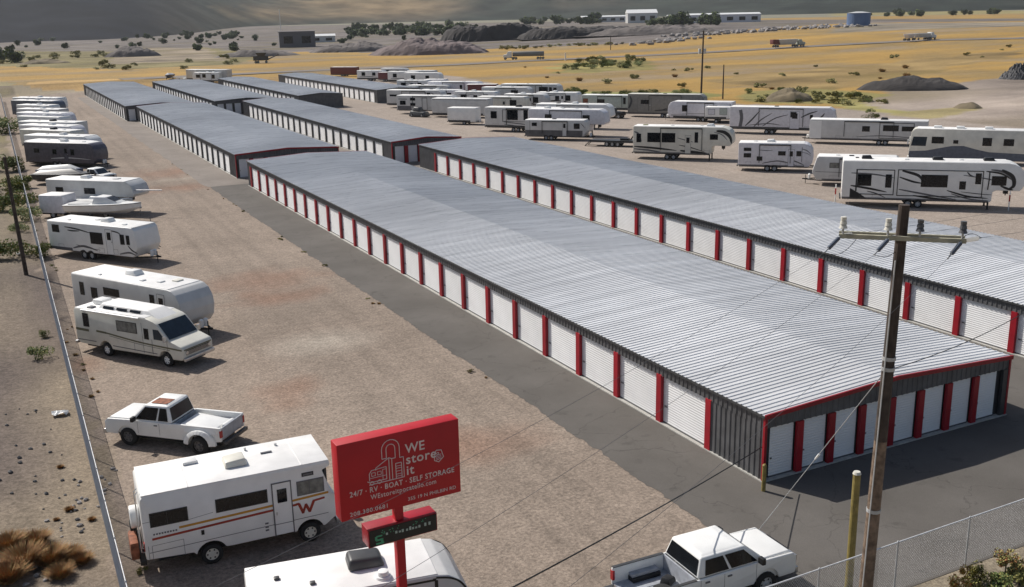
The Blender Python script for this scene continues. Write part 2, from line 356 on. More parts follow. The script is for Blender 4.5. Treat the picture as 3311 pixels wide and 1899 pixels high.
# ================================================================== HILLS
def hills():
    NT, NR = 260, 90; vs = []; cols = []
    for i in range(NT):
        th = R(-30+100*i/(NT-1))                     # bearing from +Y clockwise
        base = 1250+1250*sst(R(4), R(18), th)-200*sst(R(30), R(45), th)+120*noise.noise(Vector((th*9, 0, 0)))
        for j in range(NR):
            r = base+(j/(NR-1))**1.7*(6500-base)
            x, y = r*math.sin(th), r*math.cos(th); t = r-base
            n1 = noise.fractal(Vector((x*.0013, y*.0013, 1)), .8, 2.1, 6)
            gul = 1-abs(noise.noise(Vector((th*16, r*.0007, 4))))*2.2          # gullies running down the face
            z = -3+t*(.115+.014*gul)*(1+.40*n1) if t > 0 else -3
            vs.append((x, y, min(z, 640+90*n1)))
            c = Vector((.038, .044, .036)).lerp(Vector((.095, .082, .060)), max(0, min(1, .42+1.9*n1)))
            n3 = noise.fractal(Vector((x*.004, y*.0015, 9)), .7, 2.2, 5)
            c = c.lerp(Vector((.028, .036, .028)), max(0, min(.85, .3+2.2*n3)))
            if th < R(12): c = c.lerp(Vector((.010, .012, .019)), .96*sst(R(12), R(7), th))  # cloud shade over the left hills, put into their colour
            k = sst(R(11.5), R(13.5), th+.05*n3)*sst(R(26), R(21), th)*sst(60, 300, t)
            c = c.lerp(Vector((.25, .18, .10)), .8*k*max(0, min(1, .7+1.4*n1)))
            c = c.lerp(Vector((.020, .026, .020)), .85*sst(R(37), R(44), th)); cols.append((*c, 1))  # right end darkened by colour for cloud shade as well
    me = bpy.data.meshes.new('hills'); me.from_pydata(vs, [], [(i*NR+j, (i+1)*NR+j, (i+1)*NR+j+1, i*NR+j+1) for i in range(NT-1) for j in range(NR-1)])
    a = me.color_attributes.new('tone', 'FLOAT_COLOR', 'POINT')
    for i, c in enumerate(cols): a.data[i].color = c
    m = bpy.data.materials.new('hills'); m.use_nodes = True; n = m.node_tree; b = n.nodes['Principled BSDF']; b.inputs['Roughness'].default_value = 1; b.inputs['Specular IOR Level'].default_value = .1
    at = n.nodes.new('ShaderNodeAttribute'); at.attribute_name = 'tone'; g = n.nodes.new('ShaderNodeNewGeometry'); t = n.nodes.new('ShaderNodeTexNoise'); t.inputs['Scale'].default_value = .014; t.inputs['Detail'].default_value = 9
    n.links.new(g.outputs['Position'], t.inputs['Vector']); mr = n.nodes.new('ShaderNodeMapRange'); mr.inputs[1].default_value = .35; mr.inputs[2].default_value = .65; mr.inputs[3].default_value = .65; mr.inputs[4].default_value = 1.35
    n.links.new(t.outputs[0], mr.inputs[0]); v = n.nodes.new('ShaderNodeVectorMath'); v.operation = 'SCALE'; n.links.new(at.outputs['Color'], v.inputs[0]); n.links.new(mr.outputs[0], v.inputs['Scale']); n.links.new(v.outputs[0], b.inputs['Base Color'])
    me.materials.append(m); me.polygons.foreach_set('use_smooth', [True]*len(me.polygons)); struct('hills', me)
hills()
# ================================================================== STORAGE BUILDINGS
EH = 2.86
def ribs(b, p0, p1, z0, z1, nrm, mi=0, pitch=.305, d=.035, zf=None):
    """corrugated strip from p0 to p1 (xy) between z0 and z1, ribs towards nrm; zf(t) gives the top"""
    p0 = Vector(p0); p1 = Vector(p1); L = (p1-p0).length; u = (p1-p0)/L; n = Vector(nrm)
    cnt = max(1, round(L/pitch)); pts = []
    for i in range(cnt):
        s = i*L/cnt; w_ = L/cnt
        pts += [(s, 0), (s+w_*.62, 0), (s+w_*.72, d), (s+w_*.90, d)]
    pts.append((L, 0))
    lo = []; hi = []
    for s, o in pts:
        q = p0+u*s+n*o; t = zf(s) if zf else z1
        lo.append((q.x, q.y, z0)); hi.append((q.x, q.y, t))
    k = len(pts); b.add(lo+hi, [(i, i+1, k+i+1, k+i) for i in range(k-1)], mi)
door_cache = {}
def door_mesh(w_, h, step=.115):
    key = (round(w_, 2), round(h, 2))
    if key in door_cache: return door_cache[key]
    b = MB(); n = int(h/step); vs = []
    prof = []
    for i in range(n):
        z = i*h/n; s = h/n
        prof += [(0, z), (0, z+s*.45), (.010, z+s*.6), (.010, z+s*.85)]
    prof.append((0, h))
    b.add([(-o, 0, z) for o, z in prof]+[(-o, w_, z) for o, z in prof], [(i, i+1, len(prof)+i+1, len(prof)+i) for i in range(len(prof)-1)], 0)
    b.box(-.045, -.02, w_*.90, w_*.96, .80, .86, 1); b.box(-.03, .02, 0, w_, 0, .05, 1)
    me = b.mesh('roll_up_door', ['doorwhite', 'charcoal2'])
    door_cache[key] = me; return me
def building(label, x0, y0, W, L, pil, p0, pitch, npil, front='doors', trim='red', bandz=2.32, far_extra=None):
    t = thing('storage_building', label, 'storage building', (x0, y0, 0), group='long storage buildings in the yard')
    y1 = L; hr = .34
    top = lambda s: EH-.03+hr*(1-abs(s-W/2)/(W/2))
    # walls
    b = MB()
    b.box(.16, W-.04, .16, y1-.04, 0.02, EH-.1, 1)
    ribs(b, (0, 0), (0, y1), bandz, EH-.02, (-1, 0))
    yd0 = p0-y0; yd1 = yd0+pitch*(npil-1)
    ribs(b, (0, 0), (0, yd0-.1), .06, bandz, (-1, 0)); ribs(b, (0, yd1+.3), (0, y1), .06, bandz, (-1, 0))
    ribs(b, (W, 0), (W, y1), .06, EH-.02, (1, 0)); ribs(b, (0, y1), (W, y1), .06, EH, (0, 1), zf=top)
    if front == 'doors': ribs(b, (0, 0), (W, 0), 2.28, EH, (0, -1), zf=top)
    else: ribs(b, (0, 0), (W, 0), .06, EH, (0, -1), zf=top)
    b.build('wall', ['charcoal2', 'charcoal'], t)
    # concrete base strip
    MB().box(-.10, W+.1, -.12, y1+.1, 0, .055).build('base', ['concrete'], t)
    # roof with ribs running down the slope
    b = MB(); ov = .09; n = int((L+.2)/.305); vs = []; rows = []
    for i in range(n):
        s = -.1+i*(L+.2)/n; q = (L+.2)/n
        rows += [(s, 0), (s+q*.66, 0), (s+q*.74, .036), (s+q*.90, .036)]
    rows.append((L+.1, 0)); k = len(rows)
    for xx, zz in ((-ov, EH), (W/2, EH+hr), (W+ov, EH)): vs += [(xx, s, zz+o) for s, o in rows]
    b.add(vs, [(j*k+i, j*k+i+1, (j+1)*k+i+1, (j+1)*k+i) for j in range(2) for i in range(k-1)])
    b.build('roof', ['galv'], t)
    MB().box(-ov-.03, -ov+.02, -.08, L+.08, EH-.10, EH-.012).build('gutter', ['charcoal'], t); MB().box(W+ov-.02, W+ov+.03, -.08, L+.08, EH-.10, EH-.012).build('gutter', ['charcoal'], t)
    for ya, yb in ((-.135, -.05), (L+.05, L+.135)):
        b = MB()
        for xa, xb, za, zb in ((-ov, W/2, EH, EH+hr), (W/2, W+ov, EH+hr, EH)):
            b.hull8([(xa, ya, za-.13), (xb, ya, zb-.13), (xb, yb, zb-.13), (xa, yb, za-.13)], [(xa, ya, za+.05), (xb, ya, zb+.05), (xb, yb, zb+.05), (xa, yb, za+.05)])
        b.build('rake_trim', [trim], t)
    for xa in (-.06, W-.06): MB().box(xa, xa+.12, -.075, .05, .06, EH-.14).build('corner_trim', [trim], t)
    # doors and pilasters along the left side
    pm = None; w_ = .37; dw = pitch-w_
    for i in range(npil):
        if pm is None: pm = MB().box(-.06, .10, -w_/2, w_/2, .05, bandz+.03).mesh('pilaster', [pil if i < 99 else 'charcoal'])
        obj('pilaster', pm, t, (0, yd0+i*pitch, 0))
        if i < npil-1: obj('roll_up_door', door_mesh(dw+.02, bandz-.04), t, (.12, yd0+i*pitch+w_/2-.01, .055))
    if front == 'doors':
        nd = max(2, round((W-.4)/1.74)); fp = (W-.5)/nd; dm = door_mesh(1.22, 2.2)
        fpm = MB().box(-(fp-1.22)/2+.09, (fp-1.22)/2-.09, -.06, .10, .05, 2.26).mesh('pilaster', [trim if trim != 'charcoal' else 'charcoal'])
        for i in range(nd):
            d = obj('roll_up_door', dm, t, (.12+i*fp+(fp-1.22)/2, .12, .055)); d.rotation_euler = (0, 0, 0)
            d.matrix_local = Matrix.Translation((.12+i*fp+(fp-1.22)/2+1.22, .12, .055)) @ Matrix.Rotation(R(90), 4, 'Z')
            if i: obj('pilaster', fpm, t, (.12+i*fp, 0, 0))
        MB().box(W-.36, W-.03, -.055, .1, .05, 2.26).build('end_panel', ['charcoal'], t)
    return t
PIT = 3.632
building('nearest storage building with red pilasters and a red trimmed end wall of narrow doors', 25.72, 29.01, 14.22, 88.45, 'red', 32.57, PIT, 24)
building('storage building with red pilasters running out of the frame beside the parked trailers', 47.73, 24.6, 13.3, 95.0, 'red', 27.4, PIT, 25)
building('second storage building of the left line with black pilasters and a red end trim', 25.77, 123.84, 12.75, 85.5, 'charcoal', 127.3, PIT, 23)
building('middle storage building with black pilasters and a short red end wall near the trailers', 45.79, 124.2, 9.7, 83.9, 'charcoal', 127.6, PIT, 22)
building('farthest storage building of the left line beside the gravel lane', 24.02, 210.94, 12.75, 87.9, 'charcoal', 214.4, PIT, 23, trim='charcoal')
building('far storage building of the second line with a bluish roof', 41.04, 211.3, 12.4, 83.5, 'charcoal', 214.8, PIT, 22, trim='charcoal')
building('far storage building of the third line with a blank dark end wall', 58.77, 213.8, 9.45, 82.0, 'charcoal', 217.2, PIT, 21, front='blank', trim='charcoal')
building('rightmost far storage building with a blank dark end wall beside the motorhomes', 77.42, 217.5, 10.06, 84.6, 'charcoal', 219.3, PIT, 22, front='blank', trim='charcoal')
# ================================================================== FENCES
def chain_fence(label, P0, P1, H=1.83, post=3.05, cell=.075, rail_r=.025, wire=.0028):
    P0 = Vector((*P0, 0)); P1 = Vector((*P1, 0)); L = (P1-P0).length; rz = math.atan2(P1.y-P0.y, P1.x-P0.x)
    t = thing('chain_link_fence', label, 'fence', (P0.x, P0.y, 0), rz)
    pm = MB().cyl((0, 0, -.1), (0, 0, H+.03), .03, n=8).cyl((0, 0, H+.03), (0, 0, H+.06), .036, .01, n=8).mesh('post', ['steel'])
    n = int(L/post)
    for i in range(min(n+1, 99)): obj('post', pm, t, (i*L/n, 0, 0))
    MB().cyl((0, 0, H), (L, 0, H), rail_r, n=8).build('top_rail', ['rail'], t)
    b = MB(); sl_ = .9                                      # diagonal wires
    m = int(L/(cell*1.414)); dx = (H-.05)*sl_
    for i in range(m):
        x = i*L/m
        for sgn in (1, -1):
            xa, xb = x, x+sgn*dx
            za, zb = .05, H
            if xb > L: zb = .05+(L-xa)/dx*(H-.05); xb = L
            if xb < 0: zb = .05+xa/dx*(H-.05); xb = 0
            y = .028*sgn*.15+.03; r = wire
            b.quad((xa-r, y, za), (xa+r, y, za), (xb+r, y, zb), (xb-r, y, zb)); b.quad((xa, y-r, za), (xa, y+r, za), (xb, y+r, zb), (xb, y-r, zb))
    b.build('mesh', ['steel'], t)
    return t
chain_fence('long galvanised chain link fence behind the row of parked vehicles', (1.75, 24), (3.75, 290), H=1.9, cell=.11, wire=.0085, rail_r=.016)
chain_fence('galvanised chain link fence in front of the asphalt and utility pole', (14.0, 20.55), (44.0, 20.75))
# ================================================================== VEHICLE PARTS
wc = {}
def wheel(t, x, y, r=.36, wd=.24, rim='steel', z=None):
    s = 1 if y > 0 else -1
    key = (r, wd, rim)
    if key not in wc:
        b = MB(); n = 18                                  # tyre as a lathe around y
        prof = [(-wd/2, r*.60), (-wd/2, r*.92), (-wd*.36, r), (wd*.36, r), (wd/2, r*.92), (wd/2, r*.60)]
        vs = [(q*math.cos(2*math.pi*i/n), p, q*math.sin(2*math.pi*i/n)) for i in range(n) for p, q in prof]; k = len(prof)
        b.add(vs, [(i*k+j, ((i+1) % n)*k+j, ((i+1) % n)*k+j+1, i*k+j+1) for i in range(n) for j in range(k-1)])
        ty = b.mesh('wheel', ['rubber'], smooth=True)
        b = MB(); b.cyl((0, -wd*.40, 0), (0, wd*.36, 0), r*.60, n=16); b.cyl((0, wd*.36, 0), (0, wd*.48, 0), r*.26, r*.18, n=10, mi=0)
        for a in range(6): b.cyl((r*.42*math.cos(a*1.047), wd*.30, r*.42*math.sin(a*1.047)), (r*.42*math.cos(a*1.047), wd*.375, r*.42*math.sin(a*1.047)), r*.09, n=6, mi=1)
        ri = b.mesh('rim', [rim, 'black'])
        wc[key] = (ty, ri)
    o = obj('wheel', wc[key][0], t, (x, y, r if z is None else z)); q = obj('rim', wc[key][1], o)
    if s < 0: q.scale = (1, -1, 1)
    return o
def side_window(t, x, z, w_, h, W, sides=(-1, 1), glass='glass', frame='black', split=0, name='window', y=None, r=.03):
    for s in sides:
        Y = s*(W/2 if y is None else y); b = MB()
        b.box(x-w_/2, x+w_/2, Y-.01 if s > 0 else Y-.022, Y+.022 if s > 0 else Y+.01, z-h/2, z+h/2, 0)
        g = Y+s*.026; f = .035
        def q(a, c): b.quad((a, g, z-h/2+f), (c, g, z-h/2+f), (c, g, z+h/2-f), (a, g, z+h/2-f), 1)
        if split:
            q(x-w_/2+f, x+split*w_-f*.4); q(x+split*w_+f*.4, x+w_/2-f)
        else: q(x-w_/2+f, x+w_/2-f)
        b.build(name, [frame, glass], t)
def stroke(pts, th, taper=True):
    """thin tapering swoosh through pts [(x,z)] -> list of quads (x,z)"""
    P = [Vector((x, z)) for x, z in pts]; out = []
    Q = []
    n = 8
    for i in range(len(P)-1):
        p0 = P[max(i-1, 0)]; p1 = P[i]; p2 = P[i+1]; p3 = P[min(i+2, len(P)-1)]
        for k in range(n):
            s = k/n; Q.append(.5*((2*p1)+(p2-p0)*s+(2*p0-5*p1+4*p2-p3)*s*s+(3*p1-p0-3*p2+p3)*s**3))
    Q.append(P[-1]); N = len(Q)
    for i in range(N-1):
        def off(j):
            d = (Q[min(j+1, N-1)]-Q[max(j-1, 0)]).normalized(); nn = Vector((-d.y, d.x))
            tt = j/(N-1); k_ = math.sin(math.pi*min(1, tt*.9+.1))**.7 if taper else 1
            return Q[j]+nn*th*.5*k_, Q[j]-nn*th*.5*k_
        a, b_ = off(i); c, d_ = off(i+1); out.append((a, b_, d_, c))
    return out
def clipx(poly, prof): return poly
def decals(b, strokes, W, sides=(-1, 1), eps=.006):
    for s in sides:
        for k, (pts, th, mi, tp) in enumerate(strokes):
            Y = s*(W/2+eps+.0012*k)
            for qd in stroke(pts, th, tp): b.quad(*[(p.x, Y, p.y) for p in qd], mi)
PROF = {
 'flat':   lambda L, H, z0: [(-L/2, z0), (L/2-.05, z0), (L/2, z0+.5), (L/2-.02, H-.12), (L/2-.10, H), (-L/2+.06, H), (-L/2, H-.1)],
 'slant':  lambda L, H, z0: [(-L/2, z0), (L/2-.55, z0), (L/2-.05, z0+.75), (L/2-.02, z0+1.0), (L/2-.22, H-.25), (L/2-.45, H), (-L/2+.05, H), (-L/2, H-.1)],
 'round':  lambda L, H, z0: [(-L/2, z0), (L/2-.50, z0), (L/2-.12, z0+.45), (L/2, z0+1.1), (L/2-.10, H-.75), (L/2-.38, H-.30), (L/2-.75, H-.06), (L/2-1.1, H), (-L/2+.05, H), (-L/2, H-.12)],
 'old':    lambda L, H, z0: [(-L/2+.28, z0), (L/2-.45, z0), (L/2, z0+.75), (L/2, z0+.9), (L/2-.4, H-.12), (L/2-.6, H), (-L/2+.6, H), (-L/2+.35, H-.15), (-L/2, z0+.9), (-L/2, z0+.75)],
 'fifth':  lambda L, H, z0: [(-L/2, z0), (L/2-2.75, z0), (L/2-2.65, z0+.15), (L/2-2.6, z0+.95), (L/2-2.3, z0+1.1), (L/2-.35, z0+1.1), (L/2-.05, z0+1.45), (L/2, z0+1.75), (L/2-.12, H-.75), (L/2-.45, H-.32), (L/2-.95, H-.08), (L/2-1.4, H), (-L/2+.06, H), (-L/2, H-.1)],
 'fifthflat': lambda L, H, z0: [(-L/2, z0), (L/2-2.7, z0), (L/2-2.6, z0+.95), (L/2-2.3, z0+1.1), (L/2-.25, z0+1.1), (L/2, z0+1.4), (L/2-.3, H-.45), (L/2-.75, H-.1), (L/2-1.0, H), (-L/2+.06, H), (-L/2, H-.1)],
 'coach':  lambda L, H, z0: [(-L/2, z0), (L/2-.12, z0), (L/2, z0+.35), (L/2-.02, z0+.95), (L/2-.22, H-.35), (L/2-.5, H-.04), (L/2-.8, H), (-L/2+.1, H), (-L/2, H-.15)],
 'wedge':  lambda L, H, z0: [(-L/2, z0), (L/2-.7, z0), (L/2, z0+1.3), (L/2-.1, z0+1.55), (L/2-.6, H-.2), (L/2-.8, H), (-L/2, H)],
}
def trailer(name, label, cat, P, ang, L, H, W=2.45, prof='slant', body='white', roof='roofwhite', z0=.55, wins=(), doors=(), strokes=(), smats=('midgrey', 'black', 'lightgrey'),
            acs=(), ac='white', vents=(), axle=-.6, wr=.35, nax=2, hitch=True, slides=(), group=None, vs=(-1, 1), band=None, lower=None, awning=None, tail=True, caps=None, glass='glass', small=False, spare=False):
    """P = world point under the centre"""
    t = thing(name, label, cat, P, ang, group)
    pr = PROF[prof](L, H, z0); b = MB().prism(pr, -W/2, W/2); b.bevel_here()
    ms = [body]+list(smats); 
    if lower:                                           # two-tone skirt; on right-lot units mostly painted underside shade, 6 mm proud of the body
        m_, zl, xa, xb = lower; ms.append(m_)
        for s in (-1, 1):
            b.quad(*[(x, s*(W/2+.004), z) for x, z in ((xa, z0+.02), (xb, z0+.02), (xb, zl), (xa, zl))], len(ms)-1)
    if caps:
        m_, poly = caps; ms.append(m_)
        for s in (-1, 1): b.add([(x, s*(W/2+.005), z) for x, z in poly], [tuple(range(len(poly)))], len(ms)-1)
    decals(b, strokes, W); 
    if not small:
        for s in (-1, 1):                               # drip rail and belt moulding
            for q_ in (-.36, -.14, .10, .25):
                xq = q_*L; wq = .30+.07*(len(label) % 5); yy = (s*W/2-(.007 if s < 0 else 0), s*W/2+(.007 if s > 0 else 0))
                if abs(xq-axle-.3) < 1.1: continue
                for (a1, a2, a3, a4) in ((xq-wq, xq+wq, z0+.10, z0+.115), (xq-wq, xq+wq, z0+.48, z0+.495), (xq-wq, xq-wq+.015, z0+.10, z0+.495), (xq+wq-.015, xq+wq, z0+.10, z0+.495)): b.box(a1, a2, yy[0], yy[1], a3, a4, 1)
            b.box(pr[-2][0]+.1, L/2-1.2, s*(W/2)-(.012 if s < 0 else 0), s*(W/2)+(.012 if s > 0 else 0), H-.10, H-.075, 0)
    b.build('body', ms, t, bev=.06, seg=3)
    x1 = max(x for x, z in pr if z > H-.01); x0 = min(x for x, z in pr if z > H-.01)
    MB().box(x0-.02, x1+.05, -W/2+.05, W/2-.05, H-.02, H+.022).build('roof', [roof], t, bev=.015)
    for (x, z, w_, h, *o) in wins:
        side_window(t, x, z, w_, h, W, glass=o[0] if o and o[0] else glass, split=o[1] if len(o) > 1 else 0)
    for (x, zb, w_, h, *o) in doors:
        for s in vs:
            d = MB(); Y = s*W/2; d.box(x-w_/2, x+w_/2, min(Y, Y+s*.02), max(Y, Y+s*.02), zb, zb+h, 0)
            e = Y+s*.022
            for (a, c, p, q) in ((x-w_/2, x-w_/2+.025, zb, zb+h), (x+w_/2-.025, x+w_/2, zb, zb+h), (x-w_/2, x+w_/2, zb+h-.025, zb+h), (x-w_/2, x+w_/2, zb, zb+.025)):
                d.quad((a, e, p), (c, e, p), (c, e, q), (a, e, q), 1)
            dd = d.build('door', [body, 'black'], t)
            g = MB(); e = Y+s*.03; g.box(x-w_*.28, x+w_*.28, min(Y, e), max(Y, e), zb+h*.58, zb+h*.88); g.build('window', [glass], dd)
            MB().box(x+w_*.34, x+w_*.42, min(Y, Y+s*.05), max(Y, Y+s*.05), zb+h*.48, zb+h*.53).build('handle', ['chrome'], dd)
    for (xa, xb, za, zb) in slides:
        for s in vs:
            Y = s*W/2; b = MB(); b.bevel_here()
            for (a, c, p, q) in ((xa-.07, xa, za-.07, zb+.07), (xb, xb+.07, za-.07, zb+.07), (xa, xb, zb, zb+.07), (xa, xb, za-.07, za)):
                b.box(a, c, min(Y, Y+s*.035), max(Y, Y+s*.035), p, q, 1)
            b.build('slide_out', [body, 'black'], t, bev=.01)
    if awning:
        xa, xb = awning; s = vs[0]
        MB().cyl((xa, s*(W/2+.09), H-.2), (xb, s*(W/2+.09), H-.2), .065, n=8).box(xa, xa+.05, min(s*W/2, s*(W/2+.1)), max(s*W/2, s*(W/2+.1)), z0+.4, H-.2).box(xb-.05, xb, min(s*W/2, s*(W/2+.1)), max(s*W/2, s*(W/2+.1)), z0+.4, H-.2).build('awning', ['black' if body != 'white' else 'midgrey'], t)
    for (x, y) in acs:
        b = MB().hull8([(x-.52, y-.38, H+.02), (x+.48, y-.38, H+.02), (x+.48, y+.38, H+.02), (x-.52, y+.38, H+.02)], [(x-.44, y-.33, H+.30), (x+.30, y-.31, H+.34), (x+.30, y+.31, H+.34), (x-.44, y+.33, H+.30)]); b.build('air_conditioner', [ac], t, bev=.05)
    for v in vents:
        x, y, *o = v; s_ = o[0] if o else .2
        MB().box(x-s_, x+s_, y-s_, y+s_, H+.02, H+.10).build('roof_vent', [o[1] if len(o) > 1 else 'white'], t, bev=.03)
    for i in range(nax):
        for s in (-1, 1):
            x = axle+i*(wr*2+.12)
            wheel(t, x, s*(W/2-.16), wr, .22)
            if not small:
                fb = MB()
                pts = [(x+(wr+.10)*math.cos(a), (wr+.12)*math.sin(a)+wr*.9) for a in [math.pi*k/10 for k in range(11)]]
                for a, c in zip(pts[:-1], pts[1:]):
                    if a[1] > z0 or c[1] > z0: fb.quad(*[(p[0], s*(W/2+q_), p[1]) for p, q_ in ((a, .007), (c, .007), (c, .045), (a, .045))])
                poly = [(x+(wr+.09)*math.cos(a), max(z0-.01, (wr+.10)*math.sin(a)+wr*.9)) for a in [math.pi*k/10 for k in range(11)]]
                fb.add([(p[0], s*(W/2+.008), p[1]) for p in poly], [tuple(range(len(poly)))])
                fb.build('wheel_arch', ['black'], t)
    xf = min(L/2-.3, max(x for x, z in pr if z < z0+.01))
    b = MB()
    for s in (-1, 1): b.box(-L/2+.1, xf-.1, s*.75-.05, s*.75+.05, z0-.16, z0+.01)
    b.box(axle-.3, axle+nax*.8, -W/2+.3, W/2-.3, z0-.2, z0-.02); b.box(-L/2+.4, -L/2+1.6, -W/2+.5, W/2-.5, z0-.12, z0)
    b.build('chassis', ['black'], t)
    if hitch and not prof.startswith('fifth'):
        b = MB()
        for s in (-1, 1): b.hull8([(L/2-.9, s*.95-.04, z0-.14), (L/2+.85, s*.06-.04, z0-.14), (L/2+.85, s*.06+.04, z0-.14), (L/2-.9, s*.95+.04, z0-.14)], [(L/2-.9, s*.95-.04, z0-.03), (L/2+.85, s*.06-.04, z0-.03), (L/2+.85, s*.06+.04, z0-.03), (L/2-.9, s*.95+.04, z0-.03)])
        b.box(L/2+.75, L/2+1.05, -.06, .06, z0-.13, z0-.01); b.cyl((L/2+.7, 0, .02), (L/2+.7, 0, z0+.35), .035, n=8)
        b.build('hitch', ['black'], t)
        if not small:
            for s in (-.17, .17): MB().cyl((L/2+.32, s, z0-.02), (L/2+.32, s, z0+.40), .14, n=12).cyl((L/2+.32, s, z0+.40), (L/2+.32, s, z0+.47), .14, .06, n=12).build('gas_tank', ['white'], t)
    if prof.startswith('fifth'):
        MB().box(L/2-1.5, L/2-1.1, -.2, .2, z0+.62, z0+1.1).cyl((L/2-1.3, 0, z0+.45), (L/2-1.3, 0, z0+.65), .05, n=8).build('hitch', ['black'], t)
        for s in (-1, 1): MB().box(L/2-2.95, L/2-2.8, s*1.0-.06, s*1.0+.06, .03, z0).box(L/2-3.0, L/2-2.75, s*1.0-.12, s*1.0+.12, 0, .03).build('landing_leg', ['black'], t)
    MB().box(-L/2-.16, -L/2-.04, -W/2+.15, W/2-.15, z0-.08, z0+.06).build('bumper', ['black'], t)
    if tail:
        for s in (-1, 1): MB().box(-L/2-.012, -L/2+.01, s*(W/2-.22)-.07, s*(W/2-.22)+.07, z0+.55, z0+.85).build('tail_light', ['redlamp'], t)
    return t
def at_near(P, ang, L, W, side=-1):
    """centre of a vehicle whose near lower side line starts (picture left) at world point P and runs along ang"""
    d = Vector((math.cos(ang), math.sin(ang), 0)); n = Vector((-d.y, d.x, 0))
    c = P+d*L/2+n*W/2; return (c.x, c.y, 0)
def arc(cx, cz, r, a0, a1, n=8): return [(cx+r*math.cos(R(a0+(a1-a0)*i/n)), cz+r*math.sin(R(a0+(a1-a0)*i/n))) for i in range(n+1)]
def pickup(label, P, ang, L=5.75, W=1.95, wb=3.6, cab=(-.35, 1.55), kind='crew', dually=False, dirt=False, H=1.85):
    t = thing('pickup_truck', label, 'pickup truck', P, ang)
    xr = -wb/2-.05; xf = xr+wb; r = .42; xB = cab[0]; x0 = -L/2; x1 = L/2; zs = 1.24 if kind != 'crew' else 1.30; zb = .54; zs *= H/1.98 if H < 1.9 else 1
    def arch(cx): return list(reversed([(cx+.50*math.cos(R(a)), .46+.50*math.sin(R(a))) for a in range(8, 173, 16)]))
    # body sides: one closed outline from front to rear with the arches cut out
    hood = zs+.02
    outline = [(x0, zb+.10)]+[(q[0], max(q[1], zb)) for q in arch(xr)]+[(q[0], max(q[1], zb)) for q in arch(xf)]+[(x1-.05, zb), (x1, zb+.2), (x1-.02, hood-.16), (x1-.16, hood-.03), (cab[1]+.25, hood), (cab[0], zs), (x0, zs)]
    b = MB()
    th = .10
    for s in (-1, 1):
        ya, yb = (W/2-th, W/2) if s > 0 else (-W/2, -W/2+th)
        b.prism(outline, ya, yb)
    b.box(xB+.0, x1-.06, -W/2+th-.005, W/2-th+.005, zb+.02, hood-.28)                     # engine bay and cabin tub
    b.hull8([(cab[1]-.3, -W/2+.06, hood-.3), (x1-.1, -W/2+.12, hood-.3), (x1-.1, W/2-.12, hood-.3), (cab[1]-.3, W/2-.06, hood-.3)], [(cab[1]-.3, -W/2+.08, hood+.05), (x1-.20, -W/2+.16, hood+.01), (x1-.20, W/2-.16, hood+.01), (cab[1]-.3, W/2-.08, hood+.05)])
    if dually:
        for s in (-1, 1):
            y = s*(W/2); b.hull8([(xr-.85, min(y, y+s*.05), .95), (xr+.8, min(y, y+s*.05), .95), (xr+.8, max(y, y+s*.05), .95), (xr-.85, max(y, y+s*.05), .95)], [(xr-.75, min(y, y-s*.02), 1.2), (xr+.7, min(y, y-s*.02), 1.2), (xr+.7, max(y, y-s*.02), 1.2), (xr-.75, max(y, y-s*.02), 1.2)])
            pts = [(xr+(.52+.0)*math.cos(R(a)), .46+.52*math.sin(R(a))) for a in range(0, 181, 15)]; po = [(xr+.80*math.cos(R(a)), .46+.66*math.sin(R(a))) for a in range(0, 181, 15)]
            for i in range(12):
                q = [pts[i], po[i], po[i+1], pts[i+1]]
                ya, yb = (y, y+s*.24)
                b.add([(p[0], ya, p[1]) for p in q]+[(q[0][0], yb, q[0][1]), (q[1][0], ya+s*.14, q[1][1]), (q[2][0], ya+s*.14, q[2][1]), (q[3][0], yb, q[3][1])], [(3, 2, 1, 0), (4, 5, 6, 7), (0, 1, 5, 4), (1, 2, 6, 5), (2, 3, 7, 6), (3, 0, 4, 7)])
    b.build('body', ['white'], t, bev=.045, seg=3)
    # cab greenhouse
    wb0 = W/2-.05; wt = W/2-.20; c0, c1 = cab; bt = (c0+.0, c1+.38); tp = (c0+.20, c1-.38)
    B4 = [Vector((bt[0], -wb0, zs)), Vector((bt[1], -wb0, zs)), Vector((bt[1], wb0, zs)), Vector((bt[0], wb0, zs))]
    T4 = [Vector((tp[0], -wt, H)), Vector((tp[1], -wt, H)), Vector((tp[1], wt, H)), Vector((tp[0], wt, H))]
    cb = MB(); cb.hull8(B4, T4)
    cb.hull8([(tp[0]+.02, -wt+.04, H-.01), (tp[1]-.04, -wt+.04, H-.01), (tp[1]-.04, wt-.04, H-.01), (tp[0]+.02, wt-.04, H-.01)], [(tp[0]+.15, -wt+.2, H+.045), (tp[1]-.25, -wt+.2, H+.035), (tp[1]-.25, wt-.2, H+.035), (tp[0]+.15, wt-.2, H+.045)])
    cabo = cb.build('cab', ['white'], t, bev=.11, seg=5)
    def pane(name, a, b_, c, d, u0, u1, v0, v1, off=.014, split=()):
        nn = (b_-a).cross(d-a).normalized(); ctr = Vector(((c0+c1)/2, 0, (zs+H)/2))
        if nn.dot((a+c)/2-ctr) < 0: nn = -nn
        def pt(u, v): return a.lerp(b_, u).lerp(d.lerp(c, u), v)+nn*off
        q = MB(); q.quad(pt(u0, v0), pt(u1, v0), pt(u1, v1), pt(u0, v1)); q.build(name, ['glassblue' if name == 'windshield' else 'glass'], cabo)
    pane('windshield', B4[1], B4[2], T4[2], T4[1], .06, .94, .08, .90)
    pane('rear_window', B4[0], B4[3], T4[3], T4[0], .05, .95, .12, .86)
